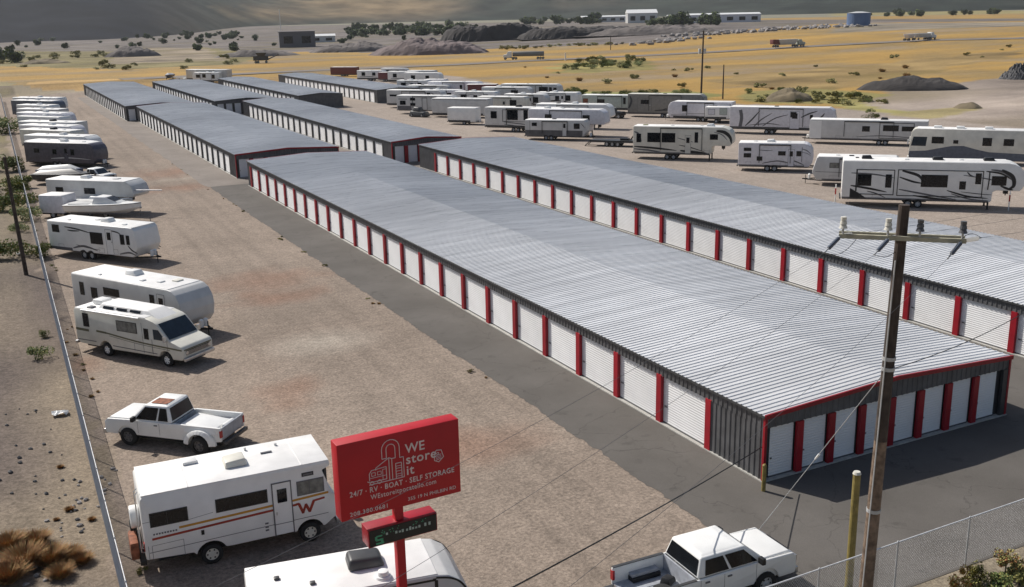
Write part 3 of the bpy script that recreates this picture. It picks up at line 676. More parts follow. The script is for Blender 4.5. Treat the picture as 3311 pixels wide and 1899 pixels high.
    for s in (0, 1):
        A, Bq, C, D_ = (B4[0], B4[1], T4[1], T4[0]) if s == 0 else (B4[3], B4[2], T4[2], T4[3])
        if kind == 'crew': pane('side_window', A, Bq, C, D_, .10, .46, .10, .84); pane('side_window', A, Bq, C, D_, .50, .90, .10, .84)
        else: pane('side_window', A, Bq, C, D_, .08, .33, .10, .86); pane('side_window', A, Bq, C, D_, .38, .90, .10, .86)
    for s in (-1, 1):
        Y = s*(W/2+.004)
        b = MB()
        for xx in ([c0+.08, c0+.98, c1-.02] if kind == 'crew' else [c0+.62, c1-.02]): b.box(xx, xx+.012, min(Y, Y-s*.01), max(Y, Y-s*.01), zb+.12, zs-.03)
        b.build('door_seam', ['midgrey'], t)
        for xx in ([c0+.25, c0+1.1] if kind == 'crew' else [c0+.72]): MB().box(xx, xx+.16, min(s*W/2, s*(W/2+.03)), max(s*W/2, s*(W/2+.03)), zs-.16, zs-.11).build('door_handle', ['midgrey'], t)
        MB().box(c1+.02, c1+.16, s*(W/2+.02)-.02, s*(W/2+.24)+.02 if s > 0 else s*(W/2+.02)+.02, zs+.02, zs+.24).build('wing_mirror', ['black'], t, bev=.02) if s > 0 else MB().box(c1+.02, c1+.16, -(W/2+.24), -(W/2), zs+.02, zs+.24).build('wing_mirror', ['black'], t, bev=.02)
        MB().box(x0-.015, x0+.06, min(s*(W/2-.14), s*(W/2+.012)), max(s*(W/2-.14), s*(W/2+.012)), zs-.42, zs-.10).build('tail_light', ['redlamp'], t)
        MB().box(x1-.10, x1+.012, min(s*(W/2-.42), s*(W/2-.03)), max(s*(W/2-.42), s*(W/2-.03)), hood-.36, hood-.16).build('headlight', ['chrome'], t)
    # bed
    b = MB(); b.box(x0+.04, xB-.04, -W/2+th, W/2-th, zb+.16, zb+.22); b.box(xB-.06, xB+.0, -W/2+th, W/2-th, zb+.2, zs-.01)
    for s in (-1, 1): b.box(xr-.5, xr+.5, min(s*(W/2-th), s*(W/2-th-.22)), max(s*(W/2-th), s*(W/2-th-.22)), zb+.2, zb+.46)
    for k in range(7): b.box(x0+.1, xB-.1, -.62+k*.2, -.58+k*.2, zb+.22, zb+.235)
    b.build('truck_bed', ['bed'], t)
    for s in (-1, 1): MB().box(x0+.02, xB-.05, min(s*(W/2-th-.01), s*(W/2+.004)), max(s*(W/2-th-.01), s*(W/2+.004)), zs-.002, zs+.02).build('bed_rail_cap', ['charcoal' if kind == 'crew' else 'white'], t)
    if kind == 'crew':                                    # tailgate dropped flat
        MB().box(x0-.52, x0-.02, -W/2+th, W/2-th, zb+.14, zb+.20).build('tailgate', ['charcoal'], t, bev=.01)
    else: MB().box(x0-.01, x0+.05, -W/2+th, W/2-th, zb+.14, zs).build('tailgate', ['bed'], t, bev=.01)
    MB().box(x0-.20, x0-.04, -W/2+.06, W/2-.06, zb-.06, zb+.10).build('bumper', ['chrome' if kind == 'crew' else 'charcoal'], t, bev=.02)
    MB().box(x1-.03, x1+.12, -W/2+.04, W/2-.04, zb-.06, zb+.16).build('bumper', ['chrome'], t, bev=.02)
    MB().box(x1-.06, x1+.02, -.52, .52, hood-.42, hood-.14).build('grille', ['black'], t)
    b = MB().box(x0+.3, x1-.4, -.6, .6, .28, zb+.02)
    for x in (xr, xf): b.box(x-.52, x+.52, -W/2+.11, -W/2+.42, .45, .90).box(x-.52, x+.52, W/2-.42, W/2-.11, .45, .90)
    b.build('chassis', ['black'], t)
    for x in (xr, xf):
        for s in (-1, 1): wheel(t, x, s*(W/2-.13 + (.16 if dually and x == xr else 0)), r, .26 if not (dually and x == xr) else .42, 'steel' if not dually else 'charcoal2')  # dually rims coloured dark to hold the shade at the wheels
    return t
# ================================================================== PARKED VEHICLES, LEFT ROW
def PUT(P, deg, L, W, nose='r'):
    a = R(deg); c = at_near(Vector((P[0], P[1], 0)), a, L, W)
    return (c, a, (-1,)) if nose == 'r' else (c, a+math.pi, (1,))
# --- vintage motorhome with the flying W stripe
def vintage():
    L, W, H = 6.6, 2.62, 3.07; c, a, vs = PUT((2.74, 33.36), -2.5, L, W); X = lambda m: m-L/2
    t = thing('motorhome', 'boxy white vintage motorhome with yellow and red stripes and a W emblem beside the fence', 'motorhome', c, a)
    z0 = .58; pr = [(-L/2, z0+.15), (X(1.55), z0+.05)]+[(X(2.15)+.52*math.cos(R(q)), .42+.50*math.sin(R(q))) for q in range(170, 5, -15)]+[(X(2.85), z0), (X(5.0), z0)]+[(X(5.62)+.50*math.cos(R(q)), .42+.50*math.sin(R(q))) for q in range(165, 10, -15)]+[(X(6.25), z0+.05), (L/2, z0+.3), (L/2, 1.75), (L/2-.12, 1.8), (L/2-.42, 2.75), (L/2-.12, 2.86), (L/2-.14, H), (-L/2+.1, H), (-L/2, H-.12)]
    b = MB().prism(pr, -W/2, W/2); b.bevel_here()
    Y = -W/2-.004
    def line(pts, th, mi, k=0): 
        for q in stroke(pts, th, False): b.quad(*[(p.x, Y-.001*k, p.y) for p in q], mi)
    line([(X(1.15), 1.70), (X(4.3), 1.78), (X(6.35), 1.86)], .085, 1); line([(X(.25), 1.46), (X(3.8), 1.585), (X(5.2), 1.625)], .085, 2, 1)
    # the emblem
    zt, zb_ = 1.64, 1.22; wx = X(5.18)
    for (p, q, th) in (((wx-.02, zt), (wx+.10, zt), .08), ((wx+.08, zt), (wx+.22, zb_+.02), .10), ((wx+.20, zb_+.02), (wx+.34, zt-.06), .09), ((wx+.32, zt-.06), (wx+.46, zb_+.02), .10), ((wx+.44, zb_+.02), (wx+.62, zt), .10), ((wx+.59, zt), (wx+1.02, zt+.045), .08)): line([p, ((p[0]+q[0])/2, (p[1]+q[1])/2), q], th, 2, 2)
    line([(X(.12), .98), (X(3), 1.02), (X(6.3), 1.06)], .022, 3); line([(X(.1), z0+.10), (X(.1), 1.24), ], .015, 3)
    for pts in ([(X(.22), .62), (X(.22), 1.22)], [(X(.22), 1.22), (X(1.25), 1.24)], [(X(1.25), 1.24), (X(1.25), .64)], [(X(0), 2.12), (X(1.3), 2.14)], [(X(1.3), 1.9), (X(2.3), 2.0)]): line(pts, .014, 3)
    for k in range(9): b.box(X(.3+.09*k), X(.36+.09*k), Y-.004, Y, 1.60, 1.66, 3)
    b.box(X(1.85), X(1.95), Y-.02, Y, 1.25, 1.42, 4)
    for zz in (.86, .98, 1.12): b.box(X(4.02), X(4.14), Y-.012, Y, zz, zz+.06, 3)
    b.build('body', ['white', 'stripeyellow', 'stripered', 'midgrey', 'black'], t, bev=.05)
    MB().box(-L/2+.06, L/2-.16, -W/2+.02, W/2-.02, H-.02, H+.03).box(X(1.55), X(1.6), -W/2+.03, W/2-.03, H+.03, H+.04).box(X(5.45), X(5.5), -W/2+.03, W/2-.03, H+.03, H+.04).build('roof', ['roofwhite'], t, bev=.012)
    side_window(t, X(.86), 2.16, 1.24, .52, W, split=-.05); side_window(t, X(3.3), 2.2, 1.78, .5, W, glass='glass'); side_window(t, X(5.72), 2.22, .98, .56, W, glass='curtain', split=-.04, frame='midgrey')
    side_window(t, X(5.65), 2.72, .42, .14, W, glass='midgrey', frame='black', name='grille')
    d = MB(); Yd = -W/2
    d.box(X(4.36), X(5.02), Yd-.02, Yd, .62, 2.58, 0)
    for (a0, a1, q0, q1) in ((4.34, 4.38, .58, 2.62), (5.0, 5.04, .58, 2.62), (4.34, 5.04, 2.58, 2.62), (4.34, 5.04, 1.02, 1.04)): d.box(X(a0), X(a1), Yd-.03, Yd-.001, q0, q1, 1)
    dd = d.build('door', ['white', 'midgrey'], t); MB().box(X(4.52), X(4.86), Yd-.04, Yd-.02, 1.84, 2.36).build('window', ['glass'], dd, bev=.02); MB().box(X(4.44), X(4.48), Yd-.06, Yd-.02, 1.4, 1.5).build('handle', ['chrome'], dd)
    for x in (X(2.15), X(5.62)):
        for s in (-1, 1): wheel(t, x, s*(W/2-.2), .38, .25, 'cream')
    MB().hull8([(X(2.95), -.45, H+.03), (X(3.75), -.45, H+.03), (X(3.75), .35, H+.03), (X(2.95), .35, H+.03)], [(X(3.0), -.40, H+.26), (X(3.68), -.36, H+.30), (X(3.68), .3, H+.30), (X(3.0), .32, H+.24)]).build('air_conditioner', ['cream'], t, bev=.05)
    MB().box(X(1.65), X(2.15), .55, .95, H+.03, H+.14).build('roof_vent', ['white'], t, bev=.03); MB().box(X(4.35), X(4.75), .28, .36, H+.03, H+.08).build('roof_vent', ['midgrey'], t); MB().cyl((X(3.9), .9, H), (X(3.9), .9, H+.14), .05).build('roof_vent', ['lightgrey'], t); MB().cyl((X(5), .85, H), (X(5), .85, H+.12), .05).build('roof_vent', ['lightgrey'], t)
    MB().box(L/2-.30, L/2-.22, -W/2+.2, W/2-.2, 1.85, 2.7).build('windshield', ['glassblue'], t)
    MB().box(L/2, L/2+.12, -W/2+.1, W/2-.1, .5, .72).build('bumper', ['chrome'], t, bev=.02); MB().box(-L/2-.2, -L/2, -W/2+.1, W/2-.1, .52, .70).build('bumper', ['black'], t, bev=.02)
    MB().box(-L/2+.4, L/2-.3, -.7, .7, .3, z0+.1).build('chassis', ['black'], t)
    # spare wheel in its cover and the ladder on the back wall
    b = MB().cyl((-L/2-.32, .15, 1.75), (-L/2-.02, .15, 1.75), .40, n=20); b.build('wheel_cover', ['white'], t, bev=.04)
    b = MB()
    for y in (-1.05, -.75): b.tube([(-L/2-.02, y, H+.1), (-L/2-.12, y, H), (-L/2-.12, y, .95), (-L/2, y, .9)], .018)
    for k in range(6): b.cyl((-L/2-.12, -1.05, 1.1+k*.32), (-L/2-.12, -.75, 1.1+k*.32), .016, n=6)
    b.build('ladder', ['chrome'], t)
    for s in (-1, 1): MB().box(-L/2-.03, -L/2+.01, s*1.1-.08, s*1.1+.08, 1.0, 1.3).build('tail_light', ['redlamp'], t)
    MB().box(-L/2-.45, -L/2-.18, -.9, .1, .62, 1.25).box(-L/2-.42, -L/2-.2, .12, .6, .62, 1.05).build('luggage_box', ['rust'], t, bev=.04)
    MB().cyl((-L/2-.34, .75, 1.0), (-L/2-.12, .75, 1.0), .34, n=18).build('spare_wheel', ['rubber'], t, bev=.03)
    for s in (-1, 1): MB().box(L/2-.05, L/2+.15, s*(W/2+.16)-.1, s*(W/2+.16)+.1, 1.75, 2.1).cyl((L/2, s*W/2, 1.8), (L/2+.05, s*(W/2+.1), 1.8), .02).build('wing_mirror', ['black'], t)
vintage()
# --- white trailer under the sign
a = R(-9.5); d_ = Vector((math.cos(a), math.sin(a), 0)); n_ = Vector((-d_.y, d_.x, 0)); L, W = 6.35, 2.3
c = Vector((4.85, 27.5, 0))+d_*L/2-n_*W/2
tr = trailer('travel_trailer', 'white travel trailer with a black roof air conditioner behind the red sign', 'travel trailer', c, a, L, 2.85, W, 'round', z0=.5, body='lightgrey', acs=(), vents=((-2.3, .15, .08, 'charcoal'), (-1.35, -.45, .08, 'charcoal'), ), wins=((-1.7, 1.9, 1.1, .5), (1.0, 1.85, .9, .55)), doors=((.0, .45, .65, 1.85),), vs=(-1,),
             strokes=([[(-L/2+.05, 2.72), (0, 2.72), (L/2-1.1, 2.72)], .09, 2, False], [[(L/2-1.1, 2.7), (L/2-1.1, 1.7), (L/2-1.1, .6)], .1, 2, False], [[(L/2-1.1, 2.78), (L/2-.65, 2.68), (L/2-.34, 2.45), (L/2-.1, 2.0), (L/2-.03, 1.6)], .06, 2, False]), axle=-.5)
MB().hull8([(-.30, -.22, 2.87), (.80, -.22, 2.87), (.80, .58, 2.87), (-.30, .58, 2.87)], [(-.24, -.15, 3.22), (.68, -.15, 3.18), (.68, .52, 3.18), (-.24, .52, 3.22)]).build('air_conditioner', ['charcoal'], tr, bev=.10, seg=3)
MB().cyl((.62, -.76, 2.86), (.62, -.76, 2.95), .24, .22, n=20).cyl((.62, -.76, 2.95), (.62, -.76, 3.08), .17, .15, n=20).build('roof_vent', ['white'], tr, bev=.015)
# --- trailers near the fence
L = 9.8
c, a, vs = PUT((3.12, 90.3), -53, L, 2.5)
trailer('travel_trailer', 'long white travel trailer with dark swirls and a white roof air conditioner', 'travel trailer', c, a, L, 2.95, 2.5, 'slant', vs=vs, z0=.6,
        wins=((-L/2+.95, 2.35, .8, .62), (.55, 1.85, 1.35, .95), (3.35, 1.95, .45, .8), (3.95, 1.95, .35, .75)), doors=((1.95, .62, .72, 2.05),), acs=((.6, .1),), vents=((-.7, .3), (3.0, -.5, .16), (-3, -.6, .12)),
        strokes=([[(-2.9, 2.55), (-1.5, 2.45), (.1, 2.2)], .12, 2, True], [[(-2.6, 2.3), (-2.0, 2.28), (-1.2, 2.32)], .12, 2, True], [[(-2.2, .85), (-.9, 1.1), (.6, .8)], .16, 1, True], [[(-1.8, 1.15), (-.6, 1.0), (.9, .9)], .06, 2, True],
                 [[(3.9, 1.5), (4.3, 1.15), (4.85, .95)], .12, 2, True], [[(2.9, .75), (4.0, .95), (4.7, .75)], .14, 1, True], [[(2.0, 2.6), (2.9, 2.5), (3.3, 2.3)], .1, 2, True]), lower=('midgrey', .85, -L/2+.02, -L/2+2.6), axle=-1.1)
L = 10.2
c, a, vs = PUT((3.35, 69.3), -59, L, 2.6)
trailer('travel_trailer', 'pale grey travel trailer with a rounded nose standing behind the old van motorhome', 'travel trailer', c, a, L, 3.0, 2.6, 'round', body='lightgrey', vs=vs, z0=.62,
        wins=((-L/2+1.0, 2.1, .42, .85), (-L/2+2.2, 1.95, .6, .7), (2.6, 2.05, .42, .95), (-1.2, 2.2, 1.5, .5)), doors=((3.4, .65, .68, 2.0),), vents=((.9, -.5, .16), (2.2, -.2, .2), (2.9, .5, .26, 'cream'), (-2.8, -.8, .1)), acs=((-.9, .35),),
        strokes=([[(-3.5, 1.25), (0, 1.15), (4.6, 1.25)], .05, 1, False], [[(-3.5, 1.12), (0, 1.0), (4.6, 1.1)], .03, 2, False]), axle=-1.2)
# --- old van-nosed motorhome
def van_coach():
    L, W = 8.2, 2.3; c, a, vs = PUT((2.85, 61.7), -54, L, W); X = lambda m: m-L/2
    t = thing('motorhome', 'old cream van-nosed motorhome with olive stripes and a raised white roof', 'motorhome', c, a)
    z0 = .55; H = 2.65
    def ar(cx): return [(cx+.5*math.cos(R(q)), .42+.48*math.sin(R(q))) for q in range(168, 5, -18)]
    pr = [(-L/2, z0+.2), (X(.3), z0)]+ar(X(2.3))+ar(X(6.9))+[(L/2-.1, z0-.05), (L/2, z0+.1), (L/2, 1.15), (L/2-.12, 1.28), (L/2-.75, 1.48), (L/2-.95, 1.52), (L/2-1.75, 2.38), (L/2-2.0, 2.5), (L/2-2.6, H), (-L/2+.12, H), (-L/2, H-.12)]
    b = MB().prism(pr, -W/2, W/2); b.bevel_here()
    Y = -W/2-.005
    for s in (-1, 1):
        for pts, th, mi in (([(X(.05), 1.42), (X(1.1), 1.40)], .15, 1), ([(X(1.7), 1.45), (X(2.5), 1.42)], .12, 1), ([(X(2.5), 1.42), (X(5.0), 1.20), (X(7.3), 1.12), (X(8.15), 1.1)], .09, 1), ([(X(2.7), 1.28), (X(5.0), 1.08), (X(7.3), 1.0)], .03, 1), ([(X(.05), .8), (X(1.6), .8)], .05, 2), ([(X(2.9), .72), (X(6.3), .68)], .05, 2)):
            for q in stroke(pts, th, False): b.quad(*[(p.x, s*(W/2+.005), p.y) for p in q], mi)
        for x in (4.6, 5.3, 5.95): b.box(X(x), X(x)+.015, min(s*W/2, s*(W/2+.006)), max(s*W/2, s*(W/2+.006)), .65, 1.1, 2)
    b.box(L/2-.01, L/2+.015, -W/2+.12, W/2-.12, 1.06, 1.12, 1)
    b.build('body', ['cream', 'olivestripe', 'midgrey'], t, bev=.07)
    # raised roof: long centre section, sloping nose
    b = MB(); b.hull8([(X(1.5), -.72, H-.02), (X(6.4), -.72, H-.25), (X(6.4), .85, H-.25), (X(1.5), .85, H-.02)], [(X(1.7), -.55, H+.30), (X(5.3), -.55, H+.24), (X(5.3), .70, H+.24), (X(1.7), .70, H+.30)])
    b.build('raised_roof', ['roofwhite'], t, bev=.08, seg=3)
    for k in range(3): MB().hull8([(X(1.95+k*1.05), -.735, H+.05), (X(2.75+k*1.05), -.735, H+.05), (X(2.75+k*1.05), -.70, H+.05), (X(1.95+k*1.05), -.70, H+.05)], [(X(1.95+k*1.05), -.655, H+.19), (X(2.75+k*1.05), -.655, H+.19), (X(2.75+k*1.05), -.62, H+.19), (X(1.95+k*1.05), -.62, H+.19)]).build('skylight', ['glass'], t)
    MB().box(X(.55), X(1.35), -.2, .55, H, H+.30).build('air_conditioner', ['white'], t, bev=.06); MB().box(X(.9), X(1.3), -.95, -.6, H, H+.10).build('roof_vent', ['midgrey'], t, bev=.03)
    MB().box(-L/2+.1, X(5.6), -W/2+.03, W/2-.03, H-.02, H+.015).build('roof', ['roofwhite'], t, bev=.01)
    MB().tube([(X(.7), -W/2-.05, H-.05), (X(5.2), -W/2-.05, H-.05)], .05, n=8).build('awning', ['white'], t)
    side_window(t, X(.95), 2.02, .46, .80, W); side_window(t, X(4.15), 1.98, 1.55, .62, W, glass='curtain', frame='black'); side_window(t, X(5.62), 1.75, .34, .62, W)
    for s in (-1, 1):
        m = MB(); Y = s*(W/2+.012); m.add([(X(6.15), Y, 1.50), (X(7.05), Y, 1.50), (X(6.55), Y, 2.08), (X(6.15), Y, 2.08)], [(0, 1, 2, 3)]); m.build('side_window', ['glassblue'], t)
        b = MB()
        for x in (5.3, 5.98, 7.1): b.box(X(x), X(x)+.018, min(s*W/2, s*(W/2+.008)), max(s*W/2, s*(W/2+.008)), .62, 1.48 if x > 5.9 else 2.35)
        b.build('door_seam', ['midgrey'], t)
        MB().box(X(7.05), X(7.15), s*(W/2+.15)-.1, s*(W/2+.15)+.1, 1.5, 1.8).cyl((X(7.0), s*W/2, 1.5), (X(7.1), s*(W/2+.1), 1.55), .015).build('wing_mirror', ['chrome'], t)
    A = Vector((L/2-.98, 0, 1.57)); B_ = Vector((L/2-1.76, 0, 2.36)); nn = Vector((.79, 0, .80)).normalized()*.022
    m = MB(); m.quad(*[(q.x+nn.x, y, q.z+nn.z) for q, y in ((A, -W/2+.1), (A, W/2-.1), (B_, W/2-.14), (B_, -W/2+.14))]); m.build('windshield', ['glassblue'], t)
    m = MB(); m.box(L/2-.005, L/2+.035, -W/2+.25, W/2-.25, .78, 1.04, 0)
    for k in range(4): m.box(L/2+.03, L/2+.045, -W/2+.3, W/2-.3, .80+k*.06, .82+k*.06, 1)
    m.build('grille', ['black', 'chrome'], t)
    for s in (-1, 1): MB().cyl((L/2, s*.85, .92), (L/2+.05, s*.85, .92), .10, n=14).build('headlight', ['chrome'], t)
    MB().box(L/2, L/2+.14, -W/2+.02, W/2-.02, .46, .66).build('bumper', ['chrome'], t, bev=.03); MB().box(-L/2-.2, -L/2, -W/2+.02, W/2-.02, .5, .66).build('bumper', ['chrome'], t, bev=.03)
    MB().box(-L/2+.3, L/2-.2, -.7, .7, .28, .6).build('chassis', ['black'], t)
    for x in (X(2.3), X(6.9)):
        for s in (-1, 1): wheel(t, x, s*(W/2-.18), .38, .26, 'white')
    b = MB()
    for y in (.55, .85): b.tube([(-L/2, y, H+.15), (-L/2-.1, y, H), (-L/2-.1, y, 1.0)], .018)
    for k in range(5): b.cyl((-L/2-.1, .55, 1.1+k*.32), (-L/2-.1, .85, 1.1+k*.32), .015, n=6)
    b.build('ladder', ['chrome'], t)
van_coach()
# --- pickups
P4 = (Vector((3.1, 46.6, 0))+Vector((7.45, 43.0, 0)))/2+Vector((.35, .45, 0))
pk = pickup('old white extended cab pickup with a rusty roof and wide rear fenders', (P4.x, P4.y, 0), R(137), L=5.9, W=1.95, wb=3.75, cab=(-.50, 1.25), kind='ext', dually=True, H=1.98)
b = MB(); b.hull8([(-2.55, -.72, .78), (-.75, -.78, .78), (-.75, .78, .78), (-2.55, .72, .78)], [(-2.5, -.6, 1.08), (-.8, -.7, 1.20), (-.8, .7, 1.22), (-2.5, .62, 1.10)]); b.box(-2.78, -2.6, -.5, .3, .8, 1.18); b.build('tarp', ['white'], pk, bev=.06)
m = MB().box(-.15, .65, .0, .62, 2.028, 2.034); m.build('rust_patch', ['rust'], pk)
wt = pickup('clean white crew cab pickup with its tailgate down on the asphalt', (18.6, 23.5, 0), R(-1.5), L=5.85, W=1.98, wb=3.55, cab=(-.95, 1.30), kind='crew', H=1.93)
o = MB().cyl((0, 0, 0), (0, 0, .2), .33, n=20); o = o.build('spare_wheel', ['rubber'], None, bev=.05, loc=(16.7, 23.16, .775), label='dark spare wheel lying in the bed of the clean white pickup', cat='wheel')
o = MB().hull8([(-.25, -.2, 0), (.25, -.2, 0), (.25, .2, 0), (-.25, .2, 0)], [(-.18, -.12, .24), (.2, -.15, .18), (.2, .12, .2), (-.18, .15, .26)]).build('black_bag', ['black'], None, bev=.05, loc=(17.25, 23.63, .775), rz=.5, label='dark bag lying in the bed of the clean white pickup beside the spare wheel', cat='bag')
# --- fifth wheel and boats in the gap
c, a, vs = PUT((4.3, 112.3), -44, 10.4, 2.5)
trailer('fifth_wheel_trailer', 'white fifth wheel trailer behind the boats with its nose towards the lane', 'fifth wheel trailer', c, a, 10.4, 3.35, 2.5, 'fifthflat', body='lightgrey', vs=vs, wins=((-3.6, 2.3, .9, .6), (0, 2.3, 1.3, .6)), vents=((2.4, 0, .3, 'lightgrey'),), acs=((-1.2, 0),), z0=.7, caps=None)
def boat(label, P, deg, L=7.0, W=2.3, kind='cruiser', col='white', zb=.75, name='boat', cat='boat'):
    t = thing(name, label, cat, P, R(deg))
    st = []; N = 12
    for i in range(N+1):
        s = i/N; x = -L/2+L*s; ww = W/2*(1-max(0, (s-.45)/.55)**2.1); zk = zb-.55+.75*max(0, (s-.6)/.4)**2; zc = zb-.15+.45*max(0, (s-.5)/.5)**2; zd = zb+.45+.18*s
        st.append([(x, 0, zk), (x, -ww*.8, zc), (x, -ww, zd), (x, -ww*.93, zd+.02), (x, 0, zd+.07), (x, ww*.93, zd+.02), (x, ww, zd), (x, ww*.8, zc)])
    b = MB(); vs_ = [p for q in st for p in q]; k = 8
    b.add(vs_, [(i*k+j, (i+1)*k+j, (i+1)*k+(j+1) % k, i*k+(j+1) % k) for i in range(N) for j in range(k)]+[tuple(range(k-1, -1, -1))])
    b.build('hull', [col], t, smooth=False)
    b = MB()
    for s in (-1, 1): b.tube([(st[i][2][0], s*abs(st[i][2][1])*1.005, st[i][2][2]-.03) for i in range(0, N+1, 2)], .035, n=5)
    b.build('rub_rail', ['midgrey'], t)
    zt = zb+.5
    if kind == 'cruiser':
        MB().hull8([(-L*.12, -W*.36, zt), (L*.28, -W*.26, zt+.05), (L*.28, W*.26, zt+.05), (-L*.12, W*.36, zt)], [(-L*.08, -W*.30, zt+.75), (L*.06, -W*.24, zt+.72), (L*.06, W*.24, zt+.72), (-L*.08, W*.30, zt+.75)]).build('cabin', ['white'], t, bev=.08)
        MB().hull8([(L*.07, -W*.25, zt+.25), (L*.22, -W*.24, zt+.22), (L*.22, W*.24, zt+.22), (L*.07, W*.25, zt+.25)], [(L*.06, -W*.235, zt+.70), (L*.10, -W*.225, zt+.64), (L*.10, W*.225, zt+.64), (L*.06, W*.235, zt+.70)]).build('windshield', ['glass'], t)
        MB().box(-L*.45, -L*.16, -W*.36, W*.36, zt+.0, zt+.10).build('cockpit_cover', ['lightgrey'], t, bev=.04)
    if kind == 'sail':
        MB().hull8([(-L*.15, -W*.28, zt), (L*.25, -W*.18, zt+.05), (L*.25, W*.18, zt+.05), (-L*.15, W*.28, zt)], [(-L*.12, -W*.24, zt+.35), (L*.2, -W*.14, zt+.25), (L*.2, W*.14, zt+.25), (-L*.12, W*.24, zt+.35)]).build('cabin', ['white'], t, bev=.06)
        b = MB().cyl((-L*.5, .25, zt+.75), (L*.95, .25, zt+1.0), .07, .05, n=8).cyl((-L*.4, .25, zt), (-L*.4, .25, zt+.8), .03).cyl((L*.42, .25, zt), (L*.42, .25, zt+.95), .03); b.build('mast', ['chrome'], t)
    if kind == 'covered':
        MB().hull8([(-L*.48, -W*.49, zt-.02), (L*.40, -W*.22, zt+.08), (L*.40, W*.22, zt+.08), (-L*.48, W*.49, zt-.02)], [(-L*.40, -W*.20, zt+.35), (L*.18, -W*.08, zt+.62), (L*.18, W*.08, zt+.62), (-L*.40, W*.20, zt+.35)]).build('boat_cover', ['charcoal2' if col != 'navy' else 'lightgrey'], t, bev=.05)
    b = MB()
    for s in (-1, 1): b.box(-L*.45, L*.25, s*.55-.04, s*.55+.04, zb-.45, zb-.33); b.hull8([(L*.25, s*.55-.04, zb-.45), (L*.62, s*.05-.04, zb-.3), (L*.62, s*.05+.04, zb-.3), (L*.25, s*.55+.04, zb-.45)], [(L*.25, s*.55-.04, zb-.33), (L*.62, s*.05-.04, zb-.2), (L*.62, s*.05+.04, zb-.2), (L*.25, s*.55+.04, zb-.33)])
    b.cyl((L*.6, 0, 0), (L*.6, 0, .6), .035); b.cyl((-L*.1, -W*.42, .33), (-L*.1, W*.42, .33), .04)
    b.build('boat_trailer', ['midgrey'], t)
    for s in (-1, 1): wheel(t, -L*.1, s*W*.42, .32, .2)
    return t
c, a, vs = PUT((5.2, 105.6), -38, 7.6, 2.4); boat('white cabin cruiser on its trailer behind the long white trailer', c, -38, 7.6, 2.5, 'cruiser', zb=1.15)
c, a, vs = PUT((5.5, 109.3), -42, 7.2, 2.2); boat('white sailing boat with its mast laid along the deck', c, -42, 7.2, 2.2, 'sail', zb=1.05, name='sailboat')
c, a, vs = PUT((3.4, 108.9), -42, 2.6, 2.0)
trailer('cargo_trailer', 'small white box trailer at the stern of the boats beside the fence', 'cargo trailer', c, a, 2.8, 2.3, 2.0, 'flat', nax=1, axle=0, small=True, body='purplewhite', vs=vs)
# --- dark group
c, a, vs = PUT((3.6, 133.2), -44, 7.5, 2.3); boat('dark fishing boat under a cover on a trailer in the dark group by the fence', c, -44, 7.6, 2.3, 'covered', 'charcoal', zb=.8)
c, a, vs = PUT((7.9, 130.8), -46, 4.2, 1.9)
pickup('grey pickup parked at the lane end of the covered dark boat', (c[0]+.4, c[1]+.6, 0), R(-52), L=5.2, W=1.9, wb=3.2, cab=(-.5, 1.2), kind='ext', H=1.8)
c, a, vs = PUT((4.3, 137.4), -44, 6.2, 2.1); boat('low ski boat with a pale cover behind the dark fishing boat', c, -44, 6.2, 2.1, 'covered', 'navy', zb=.75)
c, a, vs = PUT((3.9, 152.5), -47, 11.6, 2.5)
trailer('travel_trailer', 'dark violet travel trailer with a round nose and a white roof in the left row', 'travel trailer', c, a, 11.8, 3.2, 2.5, 'round', body='darkvio', vs=vs, wins=((-.8, 2.0, .7, .7), (2.2, 2.0, .6, .8), (-3.8, 2.1, .9, .6)), doors=((1.1, .7, .7, 2.0),), smats=('charcoal', 'midgrey', 'lightgrey'), strokes=([[(-1.5, 1.1), (1.5, 1.25), (5.2, 1.1)], .12, 3, True],), acs=((0, 0),), vents=((3, .2),), axle=-1.0)
# --- far part of the left row
row = [  # roof corner pixel (u, v), length, height, profile, body, label
 ((60, 349), 11.5, 3.1, 'round', 'lightgrey', 'white travel trailer just behind the dark violet trailer'),
 ((58, 335), 12.0, 3.2, 'fifthflat', 'white', 'white fifth wheel with a long flat nose two places behind the dark violet trailer'),
 ((48, 321), 11.0, 3.0, 'slant', 'cream', 'cream travel trailer with a black roof unit in the far left row'),
 ((46, 310), 11.5, 3.3, 'fifthflat', 'purplewhite', 'lilac shaded fifth wheel with a dark front window in the far left row'),
 ((44, 301), 12.0, 3.4, 'flat', 'lightgrey', 'tall grey toy hauler with a bright roof in the far left row'),
 ((42, 288), 10.5, 3.0, 'slant', 'white', 'white travel trailer with a dark rear corner in the far left row'),
 ((40, 279), 11.5, 3.5, 'fifthflat', 'purplewhite', 'violet shaded fifth wheel whose nose reaches out over the lane'),
 ((40, 270), 10.5, 3.0, 'flat', 'lightgrey', 'grey sided travel trailer third from the far end of the left row'),
 ((40, 260), 9.5, 3.0, 'slant', 'white', 'small white travel trailer next to the dark slate one at the far end'),
 ((26, 249), 12.5, 3.4, 'round', 'bluegrey', 'dark slate travel trailer last but one at the far end of the left row'),
 ((30, 242), 13.0, 3.3, 'slant', 'white', 'white travel trailer at the very far end of the left row'),
]
